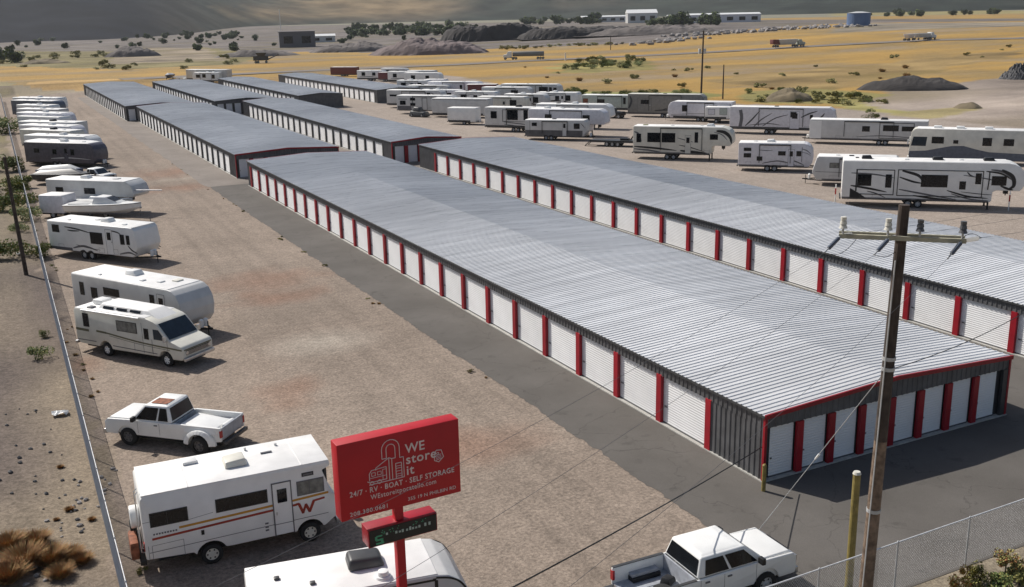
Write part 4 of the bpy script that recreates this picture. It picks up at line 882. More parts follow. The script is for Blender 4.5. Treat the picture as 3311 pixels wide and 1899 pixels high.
for i, ((u, v), L, H, pf, body, lab) in enumerate(row):
    q = G(u, v, H); c, a, vs = PUT((max(q.x, 3.6), q.y), -50+2*math.sin(i*2.1), L, 2.5)
    nm, ct = ('fifth_wheel_trailer', 'fifth wheel trailer') if pf.startswith('fifth') else ('travel_trailer', 'travel trailer')
    z0 = .6; ws = [(-L*.33, H*.68, .9, .55), (L*.02, H*.66, 1.2, .7), (L*.24, H*.68, .7, .6)]
    trailer(nm, lab, ct, c, a, L, H, 2.5, pf, body=body, vs=vs, wins=ws, doors=((L*.13, .65, .7, 2.0),), acs=((.2*(i % 3), 0),), ac=('black' if i in (2, 4) else 'white'), vents=((-L*.25, .2), (L*.25, -.2)), small=True,
            lower=('charcoal2' if i % 3 == 1 else 'midgrey', z0+.22+.3*(i % 2), -L*.48, L*.28), strokes=([[(-L*.4, 1.3), (0, 1.6), (L*.3, 1.2)], .3, 2, True], [[(-L*.2, 2.4), (0, 2.3), (L*.2, 2.5)], .16, 2, True]), axle=-.8)
# ================================================================== RIGHT LOT
def body_ok(k): return k.get('body') not in ('brownred', 'taupe')
def RL(label, px, deg, L, H, prof='slant', nose='r', W=2.5, name=None, cat=None, **k):
    q = G(*px); c, a, vs = PUT((q.x, q.y), deg, L, W, nose)
    nm, ct = ('fifth_wheel_trailer', 'fifth wheel trailer') if prof.startswith('fifth') else ('travel_trailer', 'travel trailer')
    k.setdefault('z0', .62)
    if px[1] < 345 and body_ok(k): k['wins'] = [(w_[0], w_[1], w_[2]*1.25, w_[3]*1.35, *w_[4:]) for w_ in k.get('wins', ())]; k.setdefault('lower', ('charcoal', k['z0']+.30, -L/2+.05, L/2-(2.9 if prof.startswith('fifth') else 1.0)))  # charcoal lower band paints in the shade under the chassis
    if not k.get('small') and 'cargo' not in (name or '') and L > 7: k.setdefault('awning', (-L*.22, L*.20))
    k.setdefault('lower', ('midgrey', k['z0']+.16, -L/2+.05, L/2-(2.9 if prof.startswith('fifth') else 1.0)))  # default grey lower band, underside shade put into the colour
    return trailer(name or nm, label, cat or ct, c, a, L, H, W, prof, vs=vs, **k)
B, D_, Lg = 2, 1, 3   # decal slots: black, mid grey, light grey
L = 15.8
RL('big white fifth wheel with sweeping black and grey graphics nearest in the right lot', (2084, 511), -43.5, L, 4.35, 'fifth', W=2.8, body='white', smats=('midgrey', 'black', 'lightgrey'), z0=.75,
   wins=((-5.9, 2.55, 1.25, 1.1), (-3.75, 2.5, .55, 1.25), (.25, 2.6, 2.3, 1.15), (2.7, 2.25, .55, .75), (4.0, 2.9, .5, 1.0), (5.75, 2.75, 1.25, .85)), slides=((-2.9, 4.35, 1.2, 3.55), (-6.6, -3.3, 1.25, 3.5)),
   strokes=([[(-2.6, 3.5), (-1.2, 3.1), (-.7, 2.5)], .26, B, True], [[(-2.8, 2.9), (-1.6, 2.5), (-.7, 2.35)], .18, B, True], [[(-7.1, 3.2), (-5, 3.1), (-3.2, 2.8)], .14, D_, True], [[(-7.1, 2.0), (-5.4, 1.75), (-3.8, 1.45)], .2, B, True], [[(-5.6, 1.5), (-4.8, 1.3), (-3.9, .9)], .1, B, True],
            [[(-2.8, 1.75), (-.5, 1.35), (2.6, .85)], .16, D_, True], [[(-1.5, 1.2), (.5, .95), (2.4, .82)], .18, B, True], [[(1.4, 1.75), (3.2, 1.25), (5.0, 1.1)], .16, B, True], [[(1.8, 1.45), (3.4, 1.0), (5.0, .9)], .12, D_, True], [[(2.6, 1.65), (4.2, 1.5), (5.3, 1.45)], .07, B, True],
            [[(4.6, 3.6), (5.9, 3.4), (6.9, 2.8)], .16, B, True], [[(5.0, 3.75), (6.2, 3.5), (7.05, 2.6)], .2, D_, True], [[(5.9, 3.75), (6.8, 3.2), (7.0, 2.35), (6.5, 1.95)], .34, B, True], [[(5.9, 2.3), (6.5, 2.05), (7.0, 1.95)], .2, B, True], [[(3.0, 3.5), (3.3, 3.2), (3.6, 3.1)], .12, B, True], [[(2.7, 3.2), (4.8, 2.9), (5.4, 2.7)], .1, D_, True], [[(-6.6, 3.5), (-6.6, 2.5), (-6.6, 1.5)], .1, B, False], [[(4.9, 3.6), (4.9, 2.7), (4.85, 1.9)], .1, B, False]),
   caps=('black', [(-7.15, .8), (-5.6, .8), (-6.4, 1.35), (-7.15, 1.75)]), acs=((-5.7, .2), (.6, .2), (5.0, .2)), ac='black', vents=((-2.2, 0), (2.6, .3), (-6.6, .5, .16, 'black')), axle=-1.9, nax=2, wr=.38, awning=None)
RL('pale grey travel trailer half hidden behind the big white fifth wheel with graphics', (2012, 460), -45, 9.0, 3.1, 'old', nose='l', body='lightgrey', wins=((2.3, 2.2, .95, .55, 'curtain'), (-1, 2.2, 1.0, .6)), strokes=([[(-4, 1.5), (0, 1.45), (4.2, 1.5)], .05, D_, False],), vents=((2.0, 0, .2), (.6, .3, .25, 'black')), z0=.6)
# class A coach with the blue-grey wave
q = G(2250, 402); L, W, H = 12.8, 2.6, 4.05; c, a, vs = PUT((q.x, q.y), -52, L, W, 'l')
t = thing('motorhome', 'large cream coach motorhome with a blue grey wave along its side', 'motorhome', c, a)
pr = PROF['coach'](L, H, .5); b = MB().prism(pr, -W/2, W/2); b.bevel_here()
for s in (-1, 1):
    wave = [(-L/2+.02, .55), (L/2-.15, .55), (L/2-.03, .9), (L/2-.1, 1.35), (4.5, 1.45), (3.2, 1.75), (1.6, 2.1), (.3, 2.15), (-1.0, 1.8), (-2.5, 1.5), (-L/2+.02, 1.4)]
    b.add([(x, s*(W/2+.005), z) for x, z in wave], [tuple(range(len(wave)))], 1)
b.build('body', ['cream', 'bluegrey'], t, bev=.06)
MB().box(-L/2+.1, L/2-.75, -W/2+.04, W/2-.04, H-.02, H+.03).build('roof', ['roofwhite'], t, bev=.02)
for s in (-1, 1): MB().add([(x, s*(W/2+.012), z) for x, z in ((L/2-.22, 2.0), (L/2-1.9, 2.0), (L/2-2.0, 3.1), (L/2-.45, 3.1))], [(0, 1, 2, 3)]).build('side_window', ['glassblue'], t)
MB().hull8([(L/2-.06, -1.15, 1.75), (L/2+.0, -1.15, 1.75), (L/2+.0, 1.15, 1.75), (L/2-.06, 1.15, 1.75)], [(L/2-.3, -1.1, 3.2), (L/2-.2, -1.1, 3.2), (L/2-.2, 1.1, 3.2), (L/2-.3, 1.1, 3.2)]).build('windshield', ['glassblue'], t)
for x, z, w_, h in ((3.2, 2.75, 1.35, .8), (1.2, 2.6, .55, .42), (-2.2, 2.7, 1.0, .95), (-4.5, 2.7, 1.1, .8)): side_window(t, x, z, w_, h, W)
for x in (3.4, .9, -2.2): MB().box(x-.5, x+.4, -.3, .5, H+.02, H+.3).build('air_conditioner', ['white'], t, bev=.06)
for x in (4.3, -3.4, -4.6):
    for s in (-1, 1): wheel(t, x, s*(W/2-.18), .48, .28)
MB().box(L/2-.05, L/2+.1, -W/2+.1, W/2-.1, .4, .7).build('bumper', ['white'], t, bev=.03)
for s in (-1, 1): MB().box(L/2+.05, L/2+.2, s*(W/2+.15)-.09, s*(W/2+.15)+.09, 2.2, 2.75).cyl((L/2-.1, s*W/2, 2.8), (L/2+.1, s*(W/2+.12), 2.75), .03).build('wing_mirror', ['white'], t)
L = 15.4
RL('long white travel trailer with its plain front to the left in front of the field', (2005, 356), -50, L, 3.35, 'flat', nose='l', body='lightgrey', wins=((.2, 2.2, 1.0, .75), (-3.0, 2.35, 2.0, .8), (-5.2, 2.3, 1.6, .65)), slides=((-5.9, -1.6, 1.0, 3.0),), acs=((-2, 0),), ac='black', z0=.7, strokes=([[(-6, 1.1), (-2, 1.3), (1.5, 1.1)], .12, D_, True],), caps=('white', [(L/2-1.6, .75), (L/2-.06, .75), (L/2-.03, 3.2), (L/2-1.6, 3.2)]), axle=-2.4)
RL('grey and white toy hauler fifth wheel with slanted dark streaks in the back row', (1808, 331), -50, 15.6, 4.05, 'fifthflat', body='purplewhite', wins=((1.7, 3.0, .7, .6), (4.3, 2.7, .35, .5)), doors=((1.9, .9, 1.4, 2.6),), smats=('midgrey', 'charcoal', 'lightgrey'), z0=.8,
   strokes=([[(-6.2, 3.6), (-6.0, 2.4), (-6.2, 1.0)], .5, D_, False], [[(-5.4, 1.2), (-4.4, 2.2), (-3.2, 3.6)], .22, B, True], [[(-4.2, 1.0), (-3.0, 2.2), (-1.4, 3.2)], .18, D_, True], [[(-2.8, 1.2), (-1.0, 2.4), (1.0, 3.0)], .15, B, True], [[(2.8, 2.6), (4.0, 3.2), (5.2, 3.6)], .2, B, True], [[(4.6, 2.2), (5.6, 2.6), (6.2, 3.3)], .25, B, True], [[(-5, 1.3), (-2, 1.6), (0, 1.4)], .12, B, True]), vents=((-1, 0, .3, 'black'),), axle=-2.2)
RL('small pinkish white travel trailer with bunk windows and a rounded striped front', (1829, 424), -44, 8.5, 3.3, 'round', body='purplewhite', wins=((-3.2, 2.55, .85, .38), (-3.2, 1.85, .85, .5), (-1.8, 1.5, .65, .5), (.7, 2.15, .85, .5), (2.6, 2.15, .55, .6)), doors=((1.75, .65, .68, 2.0),), smats=('midgrey', 'charcoal', 'lightgrey'),
   strokes=([[(-1.9, 2.5), (-1.0, 2.45), (-.3, 2.5)], .09, D_, True], [[(-1.5, .95), (.4, 1.25), (2.4, .8)], .14, D_, True], [[(1.4, 1.5), (2.4, 1.2), (3.3, .8)], .12, B, True], [[(2.9, 2.7), (3.5, 2.5), (3.95, 2.1)], .1, D_, True], [[(2.9, 2.3), (3.5, 2.2), (3.95, 1.9)], .06, B, True], [[(2.95, 2.9), (2.95, 2), (2.95, 1.2)], .05, B, False]), acs=((-.6, 0),), vents=((1.4, 0), (-2.4, .3)), axle=-.9)
RL('fifth wheel trailer with a dark striped nose, two wide windows and dark lower graphics', (1569, 394), -47, 12.7, 4.2, 'fifth', body='cream', z0=.8, wins=((-5.6, 2.7, .6, 1.1), (-3.6, 2.8, 1.75, 1.2), (-1.75, 2.8, 1.75, 1.2), (1.8, 2.9, .45, 1.3), (4.0, 3.0, 1.0, .7)), doors=((.75, .85, .75, 2.3),),
   strokes=([[(-6.2, 1.6), (-3.5, 1.45), (-.6, 1.2)], .25, B, True], [[(-6.2, 1.3), (-4.2, 1.15), (-2.4, .9)], .2, D_, True], [[(-.6, 2.8), (.6, 2.5), (1.5, 2.3)], .12, D_, True], [[(-.4, 1.9), (1.2, 1.6), (2.9, 1.1)], .12, B, True], [[(-.2, 1.2), (1.6, 1.05), (3.2, .95)], .32, B, True], [[(4.3, 3.75), (5.3, 3.6), (6.0, 3.0), (6.2, 2.2)], .42, B, True], [[(4.0, 3.6), (5.0, 3.3), (5.7, 2.6)], .12, D_, True], [[(-6.2, 3.5), (-5.6, 3.2), (-5.2, 2.2)], .2, D_, True]),
   vents=((-1.5, 0), (2.2, .2), (-5, 0, .3, 'olive')), acs=((3.4, 0),), axle=-1.9)
# flatbed trailer with a loading ramp
q = G(1462, 363); c, a, vs = PUT((q.x, q.y), -50, 8.2, 2.2)
t = thing('flatbed_trailer', 'empty black flatbed trailer with ramps between two white trailers', 'flatbed trailer', c, a)
b = MB().box(-4.1, 4.1, -1.1, 1.1, .75, .88); b.box(-4.1, 4.1, -1.1, -1.0, .6, .88).box(-4.1, 4.1, 1.0, 1.1, .6, .88); b.build('deck', ['charcoal'], t)
MB().hull8([(4.1, -.8, .7), (5.6, -.05, .7), (5.6, .05, .7), (4.1, .8, .7)], [(4.1, -.8, .85), (5.6, -.05, .85), (5.6, .05, .85), (4.1, .8, .85)]).build('hitch', ['black'], t)
for s in (-1, 1): MB().hull8([(-4.9, s*.7-.25, .0), (-4.1, s*.7-.25, .74), (-4.1, s*.7+.25, .74), (-4.9, s*.7+.25, 0)], [(-4.9, s*.7-.25, .08), (-4.1, s*.7-.25, .84), (-4.1, s*.7+.25, .84), (-4.9, s*.7+.25, .08)]).build('ramp', ['charcoal'], t)
for x in (-1.6, -.8, 0):
    for s in (-1, 1): wheel(t, x, s*.9, .36, .22)
b = MB(); b.box(.2, 1.4, -.4, .4, .88, 1.15); b.hull8([(1.5, -.1, .88), (1.7, -.1, .88), (1.7, .1, .88), (1.5, .1, .88)], [(2.0, -.1, 1.6), (2.2, -.1, 1.6), (2.2, .1, 1.6), (2.0, .1, 1.6)]); b.build('tool_box', ['black'], t)
RL('two tone travel trailer with a dark lower half in the near right row', (1302, 347), -46, 9.6, 3.0, 'slant', body='lightgrey', z0=.6, lower=('charcoal2', 1.5, -4.78, 4.2), wins=((-3.3, 2.35, .8, .5), (3.3, 2.15, .9, .8)), doors=((1.4, .65, .65, 2.1),), vents=((-.6, .2, .3, 'black'),), strokes=([[(3.9, 2.6), (4.3, 2.2), (4.6, 1.9)], .08, B, True], [[(-4.0, 2.9), (-4.0, 2.2), (-4.0, 1.0)], .06, B, False]), axle=-1.5)
RL('tall fifth wheel with a lilac nose rising behind the two tone trailer', (1311, 336), -50, 12.6, 4.1, 'fifthflat', body='purplewhite', z0=.8, wins=((-3.0, 3.0, .9, .5), (3.2, 2.9, .9, .6)), vents=((-1, 0), (3.4, 0), (1.2, .3)), acs=((-3.6, .2),), strokes=([[(-5, 2.1), (0, 2.2), (4.5, 1.9)], .15, D_, True],), axle=-1.8)
RL('long fifth wheel with a big slide-out and grey stripe beside the white cargo trailer', (1203, 326), -50, 13.6, 3.9, 'fifthflat', body='lightgrey', z0=.75, wins=((-5.2, 2.7, .85, .85), (-1.9, 2.75, 1.5, 1.2), (.4, 2.75, .6, 1.2), (3.2, 2.3, 1.6, 1.2)), slides=((-3.6, 1.2, 1.7, 3.5),), strokes=([[(-3.4, 1.6), (0, 1.3), (5, .95)], .16, D_, True], [[(-3.4, 1.2), (-1, 1.0), (2, .85)], .10, B, True]), acs=((-1.3, .2),), ac='black', vents=((1.4, 0), (3.6, 0)), axle=-1.8)
RL('plain white enclosed cargo trailer with corner posts between the long fifth wheels', (1110, 309), -50, 5.4, 2.9, 'flat', body='white', z0=.5, nax=1, axle=.5, name='cargo_trailer', cat='cargo trailer', W=2.3, strokes=([[(-2.6, 2.7), (-2.6, 1.5), (-2.6, .6)], .08, Lg, False],))
RL('blank white box trailer with a long bright roof behind the cargo trailer', (1072, 291), -50, 11.5, 3.5, 'flat', body='lightgrey', name='cargo_trailer', cat='cargo trailer', z0=.55, vents=((2, 0), (-2, .3)), strokes=([[(-5.6, 3.3), (0, 3.3), (5.5, 3.3)], .08, D_, False],))
RL('white toy hauler with stacked bunk windows behind the dark covered vehicle', (985, 283), -50, 12.5, 3.6, 'fifthflat', body='lightgrey', z0=.8, lower=('midgrey', 1.6, -6.1, -3.0), wins=((-4.9, 2.2, 1.0, .6), (-2.7, 2.9, .9, .4), (-2.7, 1.9, .9, .4), (2.8, 2.3, .5, .6)), slides=((-.6, .4, .9, 3.1),), vents=((0, 0), (3, 0)), strokes=([[(-5.8, 2.9), (-4.8, 2.9), (-3.9, 2.9)], .12, B, False],), axle=-2.4)
RL('pale trailer with narrow high windows at the left end of the near right row', (960, 268), -50, 13.0, 3.7, 'fifthflat', body='lightgrey', z0=.7, wins=((-4.8, 2.6, 1.5, .28), (-2.8, 2.6, 1.4, .28), (3.4, 2.5, .7, 1.1)), slides=((-.9, 2.7, 1.1, 3.3),), vents=((1, 0),), strokes=([[(4.0, 3.2), (5.0, 2.6), (6.0, 2.2)], .3, D_, True],))
RL('long pale fifth wheel whose bright roof shows behind the tall lilac nosed one', (1330, 318), -50, 13.0, 4.0, 'fifthflat', body='white', z0=.8, wins=((3.0, 2.9, 1.2, .8), (-2, 2.9, 1.2, .8)), vents=((2, 0), (-3, 0, .3, 'black'), (5, .2)), acs=((0, 0),))
RL('small white travel trailer squeezed in left of the brown backed box trailer', (1112, 246), -50, 7.5, 3.0, 'slant', body='white', z0=.6, wins=((-1.5, 2.1, 1.0, .7), (1.4, 2.1, .8, .6)), vents=((0, 0),), strokes=([[(-3, 1.2), (0, 1.4), (3, 1.1)], .2, D_, True],))
RL('white travel trailer between the pale trailer and the lilac fifth wheel', (1012, 248), -50, 10.5, 3.3, 'round', body='lightgrey', z0=.6, wins=((-3, 2.2, 1.2, .7), (2.4, 2.2, .9, .7)), vents=((1, 0), (-2, 0, .3, 'black')), strokes=([[(-4, 1.2), (0, 1.5), (4, 1.1)], .25, D_, True],))
RL('cream travel trailer in the gap behind the long white box trailer', (1185, 283), -50, 10.0, 3.3, 'slant', body='cream', z0=.6, wins=((-3, 2.2, 1.0, .7), (2.4, 2.2, 1.1, .8)), doors=((.5, .7, .7, 2.0),), vents=((1, 0), (-2, .2)), strokes=([[(-4, 1.2), (0, 1.45), (4, 1.0)], .2, B, True],))
RL('grey fifth wheel in the back row behind the cream trailer', (1195, 262), -50, 11.0, 3.8, 'fifthflat', body='lightgrey', z0=.8, wins=((-3, 2.7, 1.0, .7), (2.0, 2.7, 1.3, .8)), vents=((1, 0),), acs=((-2, 0),), strokes=([[(-5, 1.4), (0, 1.2), (4, 1.6)], .2, D_, True],))
extra = [((1128, 266), 9.5, 3.2, 'slant', 'white', 'white travel trailer just right of the dark covered vehicle row'), ((1250, 274), 9.0, 3.2, 'round', 'lightgrey', 'grey rounded trailer in front of the flat backed fifth wheel'), ((1330, 268), 9.0, 3.1, 'slant', 'white', 'white travel trailer under the nose of the flat backed fifth wheel'),
         ((985, 232), 8.5, 3.2, 'slant', 'white', 'white trailer next to the dark end wall of the rightmost building'), ((1040, 262), 9.5, 3.3, 'flat', 'purplewhite', 'lilac white trailer behind the covered vehicle')]
for i, (px, L, H, pf, body, lab) in enumerate(extra):
    RL(lab, px, -50, L, H, pf, body=body, wins=((-L*.28, H*.68, 1.1, .7), (L*.0, H*.66, .7, .6), (L*.25, H*.66, .9, .8)), doors=((L*.12, .7, .7, 2.0),), vents=((1, 0), (-2.5, .2, .3, 'black')), acs=((-.8, 0),), strokes=([[(-L*.4, 1.2), (0, 1.5), (L*.35, 1.1)], .25, B, True], [[(-L*.4, 2.6), (-L*.2, 2.5), (0, 2.7)], .15, D_, True]))
# dark covered vehicle
q = G(1040, 290); t = thing('covered_vehicle', 'small vehicle under a black tarpaulin in front of the toy hauler with bunk windows', 'covered vehicle', (q.x, q.y, 0), R(-60))
MB().hull8([(-2, -.9, .1), (2, -.9, .1), (2, .9, .1), (-2, .9, .1)], [(-1.6, -.75, 1.2), (1.7, -.75, 1.0), (1.7, .75, 1.0), (-1.6, .75, 1.2)]).hull8([(-1.2, -.75, 1.1), (.8, -.75, 1.05), (.8, .75, 1.05), (-1.2, .75, 1.1)], [(-.9, -.55, 1.9), (.3, -.55, 1.85), (.3, .55, 1.85), (-.9, .55, 1.9)]).build('tarpaulin', ['charcoal'], t, bev=.2, seg=3)
for x in (-1.2, 1.2):
    for s in (-1, 1): wheel(t, x, s*.8, .34, .22)
RL('large pale lilac fifth wheel standing alone behind the pale trailers', (1062, 247), -50, 13.2, 4.0, 'fifthflat', body='purplewhite', z0=.8, wins=((-4.0, 2.9, .9, .5), (1.8, 2.7, .5, .9)), vents=((2, 0, .3, 'lightgrey'),), strokes=([[(-6, 1.3), (-2, 1.6), (3, 1.2)], .3, D_, True], [[(1.5, 1.7), (3, 1.6), (4, 1.7)], .15, B, True]))
RL('brown backed box trailer with white corner trim beside the lilac fifth wheel', (1155, 251), -40, 7.0, 3.6, 'flat', body='brownred', name='cargo_trailer', cat='cargo trailer', z0=.5, caps=('white', [(-3.48, .55), (-3.0, .55), (-3.0, 3.55), (-3.48, 3.55)]), smats=('charcoal2', 'black', 'lightgrey'))
RL('fifth wheel with a flat rear and dark undercarriage in the middle of the back row', (1243, 257), -50, 13.4, 4.1, 'fifthflat', body='lightgrey', z0=.85, wins=((-5.4, 2.9, 1.0, .6), (3.0, 2.8, 1.6, 1.1), (4.6, 2.7, .5, 1.2), (5.6, 2.7, .6, 1.1)), slides=((-4.2, -1.8, 1.5, 3.7),), vents=((-1, 0), (3.5, 0)), strokes=([[(-5.8, 1.7), (-3, 1.5), (-1, 1.7)], .3, B, True], [[(1.2, 3.8), (1.2, 2.6), (1.2, 1.2)], .1, B, False], [[(2, 1.7), (4, 1.6), (6, 1.7)], .15, D_, True]))
RL('pale green travel trailer with an orange end window at the back of the lot', (1442, 279), -52, 11.6, 3.3, 'flat', body='greengrey', z0=.7, wins=((-5.0, 2.1, .8, .8, 'rust'), (-1.9, 2.2, 1.2, .5), (2.8, 2.3, .4, .9), (3.9, 2.3, .7, .9)), vents=((-2, 0, .35),))
q = G(1486, 292); pickup('light pickup parked in front of the pale green trailer', (q.x+1.2, q.y+.2, 0), R(118), L=5.4, W=1.9, wb=3.3, cab=(-.5, 1.2), kind='ext', H=1.8)
q = G(1528, 294); t = thing('black_jeep', 'black open jeep with white roll bars beside the light pickup', 'jeep', (q.x, q.y+.6, 0), R(-60))
MB().box(-1.9, 1.9, -.8, .8, .55, 1.1).box(-.2, 1.8, -.6, .6, 1.1, 1.2).build('body', ['black'], t, bev=.06); MB().hull8([(-1.7, -.7, 1.1), (.3, -.7, 1.1), (.3, .7, 1.1), (-1.7, .7, 1.1)], [(-1.6, -.62, 1.8), (-.0, -.62, 1.8), (-.0, .62, 1.8), (-1.6, .62, 1.8)]).build('soft_top', ['charcoal'], t, bev=.06); MB().tube([(.1, -.7, 1.1), (-.1, -.7, 1.85), (-.1, .7, 1.85), (.1, .7, 1.1)], .05).build('roll_bar', ['white'], t)
for x in (-1.2, 1.2):
    for s in (-1, 1): wheel(t, x, s*.72, .40, .26)
RL('dark taupe fifth wheel toy hauler with an outlined side door in the back row', (1556, 290), -52, 14.2, 4.1, 'fifthflat', nose='r', body='taupe', roof='cream', z0=.7, smats=('charcoal', 'black', 'greengrey'), doors=((-3.9, .9, 2.6, 2.5),), strokes=([[(-6.9, 1.5), (-6.4, 2.8), (-6.7, 3.8)], .4, D_, True], [[(-1, 1.3), (2, 2.2), (5, 3.2)], .1, B, True], [[(-2, 1.2), (1, 1.4), (3, 1.2)], .3, D_, True]), vents=((-2, 0, .3), (-.5, 0, .3, 'charcoal')))
RL('silvery travel trailer with a rounded white nose to the left in the back row', (1655, 300), -52, 11.2, 3.35, 'round', nose='l', body='purplewhite', z0=.6, wins=((2.6, 2.2, .75, .8), (-2.4, 2.3, 1.1, .7)), slides=((-5.2, -.9, .9, 3.0),), strokes=([[(-5, 1.2), (0, 1.35), (5, 1.1)], .07, D_, False], [[(0, .9), (3, 1.0), (5, .9)], .06, D_, False]))
RL('small white camper with pale green windows in front of the silvery trailer', (1747, 306), -50, 4.6, 2.7, 'slant', body='white', z0=.8, nax=1, axle=-.4, wins=((.8, 2.0, 1.0, .8, 'greengrey'), (-1.2, 1.9, .9, .7, 'purplewhite')), name='truck_camper', cat='camper')
# far group beyond the last building
far = [((886, 201), 9, 3.1, 'slant', 'white', 'white travel trailer at the left end of the group beyond the last building'), ((938, 203), 5, 2.7, 'flat', 'brownred', 'dark red box trailer between two white trailers beyond the last building'), ((962, 206), 9.5, 3.2, 'slant', 'white', 'white trailer right of the dark red box trailer'),
       ((945, 196), 9, 3.2, 'fifthflat', 'lightgrey', 'grey fifth wheel standing behind the dark red box trailer'), ((1003, 214), 11, 3.6, 'fifthflat', 'white', 'white fifth wheel with a square dark window over the dark end wall'), ((1010, 204), 9, 3.3, 'slant', 'lightgrey', 'grey travel trailer behind the fifth wheel with the square window'), ((1052, 226), 6, 2.9, 'slant', 'purplewhite', 'pinkish travel trailer left of the large pale lilac fifth wheel'), ((820, 190), 9.5, 3.0, 'flat', 'brownred', 'dark red shipping trailer behind the roof of the last building')]
for i, (px, L, H, pf, body, lab) in enumerate(far):
    ct = 'cargo trailer' if 'box' in lab or 'shipping' in lab else ('fifth wheel trailer' if pf.startswith('fifth') else 'travel trailer')
    RL(lab, px, -50, L, H, pf, body=body, small=True, name=ct.replace(' ', '_'), cat=ct, wins=() if body == 'brownred' else ((-L*.25, H*.66, 1.0, .8), (L*.15, H*.66, .9, .7)), vents=((0, 0),), strokes=() if body == 'brownred' else ([[(-L*.4, 1.2), (0, 1.3), (L*.3, 1.1)], .2, D_, True],))
RL('white travel trailer with three dark windows beyond the third building', (478, 203), -52, 10.5, 3.2, 'round', nose='l', body='white', small=False, wins=((3.0, 2.1, 1.2, .7), (.6, 2.2, 1.1, .8), (-3.0, 2.0, .9, .9)), acs=((0, 0), (-2.4, 0)))
RL('long grey white semi trailer parked behind the small trailer at the far end', (463, 200), -52, 16.0, 4.0, 'flat', body='lightgrey', name='semi_trailer', cat='semi trailer', z0=1.1, nax=2, axle=-5.5, wr=.5, vents=())
q = G(495+40, 201); t = thing('flatbed_trailer', 'low dark trailer stretching right of the far white travel trailer', 'flatbed trailer', (q.x+2.5, q.y-2, 0), R(-52)); MB().box(-5, 5, -1.1, 1.1, .8, 1.1).build('deck', ['navy'], t); MB().box(-4.2, -2.0, -.9, .9, 1.1, 1.9).build('load', ['black'], t, bev=.1)
for x in (-1.5, -.6):
    for s in (-1, 1): wheel(t, x, s*.9, .4, .24)
q = G(420, 197); boat('dark blue covered boat at the far end of the yard', (q.x, q.y, 0), -110, 8.0, 2.5, 'covered', 'navy', zb=1.0)
q = G(450, 199); t = thing('utility_trailer', 'tiny open trailer beside the dark blue covered boat', 'trailer', (q.x, q.y, 0), R(-50)); MB().box(-1.5, 1.5, -.9, .9, .5, .62).box(-1.5, 1.5, -.9, -.84, .62, 1.0).box(-1.5, 1.5, .84, .9, .62, 1.0).box(-1.5, -1.44, -.84, .84, .62, 1.0).build('bed', ['white'], t)
for s in (-1, 1): wheel(t, 0, s*.98, .33, .2)
MB().cyl((1.5, 0, .5), (2.6, 0, .5), .05).build('hitch', ['black'], t)
# ================================================================== TRUCKS ON THE ROAD
def semi(label, px, ang, kind, flip=False):
    q = G(*px); t = thing('semi_truck', label, 'semi truck', (q.x, q.y, hz(q.x, q.y)+.38), R(ang)+(math.pi if flip else 0))
    cc, tc = ('white', 'rust') if kind == 'tank' else (('greengrey', 'midgrey') if kind == 'belly' else ('white', 'lightgrey'))
    b = MB().prism([(5.2, .9), (8.6, .8), (8.7, 1.5), (8.5, 2.0), (7.2, 2.2), (6.7, 3.2), (5.2, 3.3)], -1.2, 1.2); cb = b.build('cab', [cc], t, bev=.1)
    MB().hull8([(7.14, -1.05, 2.25), (7.22, -1.05, 2.2), (7.22, 1.05, 2.2), (7.14, 1.05, 2.25)], [(6.72, -1.0, 3.1), (6.8, -1.0, 3.1), (6.8, 1.0, 3.1), (6.72, 1.0, 3.1)]).build('windshield', ['glass'], cb)
    MB().box(3.2, 8.2, -.5, .5, .7, 1.0).build('chassis', ['black'], t)
    b = MB(); LL = 12.5
    if kind == 'tank': b.cyl((-8.2, 0, 2.25), (4.8, 0, 2.25), 1.0, n=18)
    elif kind == 'belly': b.hull8([(-6.5, -1.0, 1.0), (3.4, -1.0, 1.1), (3.4, 1.0, 1.1), (-6.5, 1.0, 1.0)], [(-8.4, -1.25, 3.4), (4.9, -1.25, 3.4), (4.9, 1.25, 3.4), (-8.4, 1.25, 3.4)])
    else: b.hull8([(-3.6, -1.0, 1.1), (4.4, -1.0, 1.1), (4.4, 1.0, 1.1), (-3.6, 1.0, 1.1)], [(-4.4, -1.25, 3.0), (4.9, -1.25, 2.9), (4.9, 1.25, 2.9), (-4.4, 1.25, 3.0)])
    b.build('trailer_body', ['lightgrey' if kind != 'tank' else 'taupe'], t, bev=.1)
    if kind == 'belly': MB().hull8([(-8.3, -1.27, 1.4), (-4.6, -1.27, 1.2), (-4.6, 1.27, 1.2), (-8.3, 1.27, 1.4)], [(-8.42, -1.27, 3.42), (-5.4, -1.27, 3.42), (-5.4, 1.27, 3.42), (-8.42, 1.27, 3.42)]).build('tail_panel', ['brownred'], t, bev=.05)
    xs_ = [7.8, 4.6, 3.4, -5.6, -6.7] + ([-7.8] if kind == 'tank' else [])
    if kind == 'pup':
        xs_ = [7.8, 4.2, 3.0, -3.4]
        MB().hull8([(-10.2, -1.0, 1.1), (-6.8, -1.0, 1.1), (-6.8, 1.0, 1.1), (-10.2, 1.0, 1.1)], [(-11.2, -1.2, 2.9), (-6.0, -1.2, 2.9), (-6.0, 1.2, 2.9), (-11.2, 1.2, 2.9)]).build('pup_trailer', ['purplewhite'], t, bev=.08); MB().cyl((-6.6, 0, 1.0), (-4.0, 0, 1.0), .1).build('drawbar', ['black'], t); xs_ += [-7.2, -9.6, -10.6]
    for x in xs_:
        for s in (-1, 1): wheel(t, x, s*1.0, .5, .4)
semi('tanker truck driving left on the highway above the field', (1300, 150), -29+180-2, 'tank')
semi('grey hopper truck with a dark red tail driving right on the highway', (1952, 119), -7, 'belly')
semi('two part gravel truck with a small pup trailer at the right on the highway', (2285, 99), 4, 'pup')
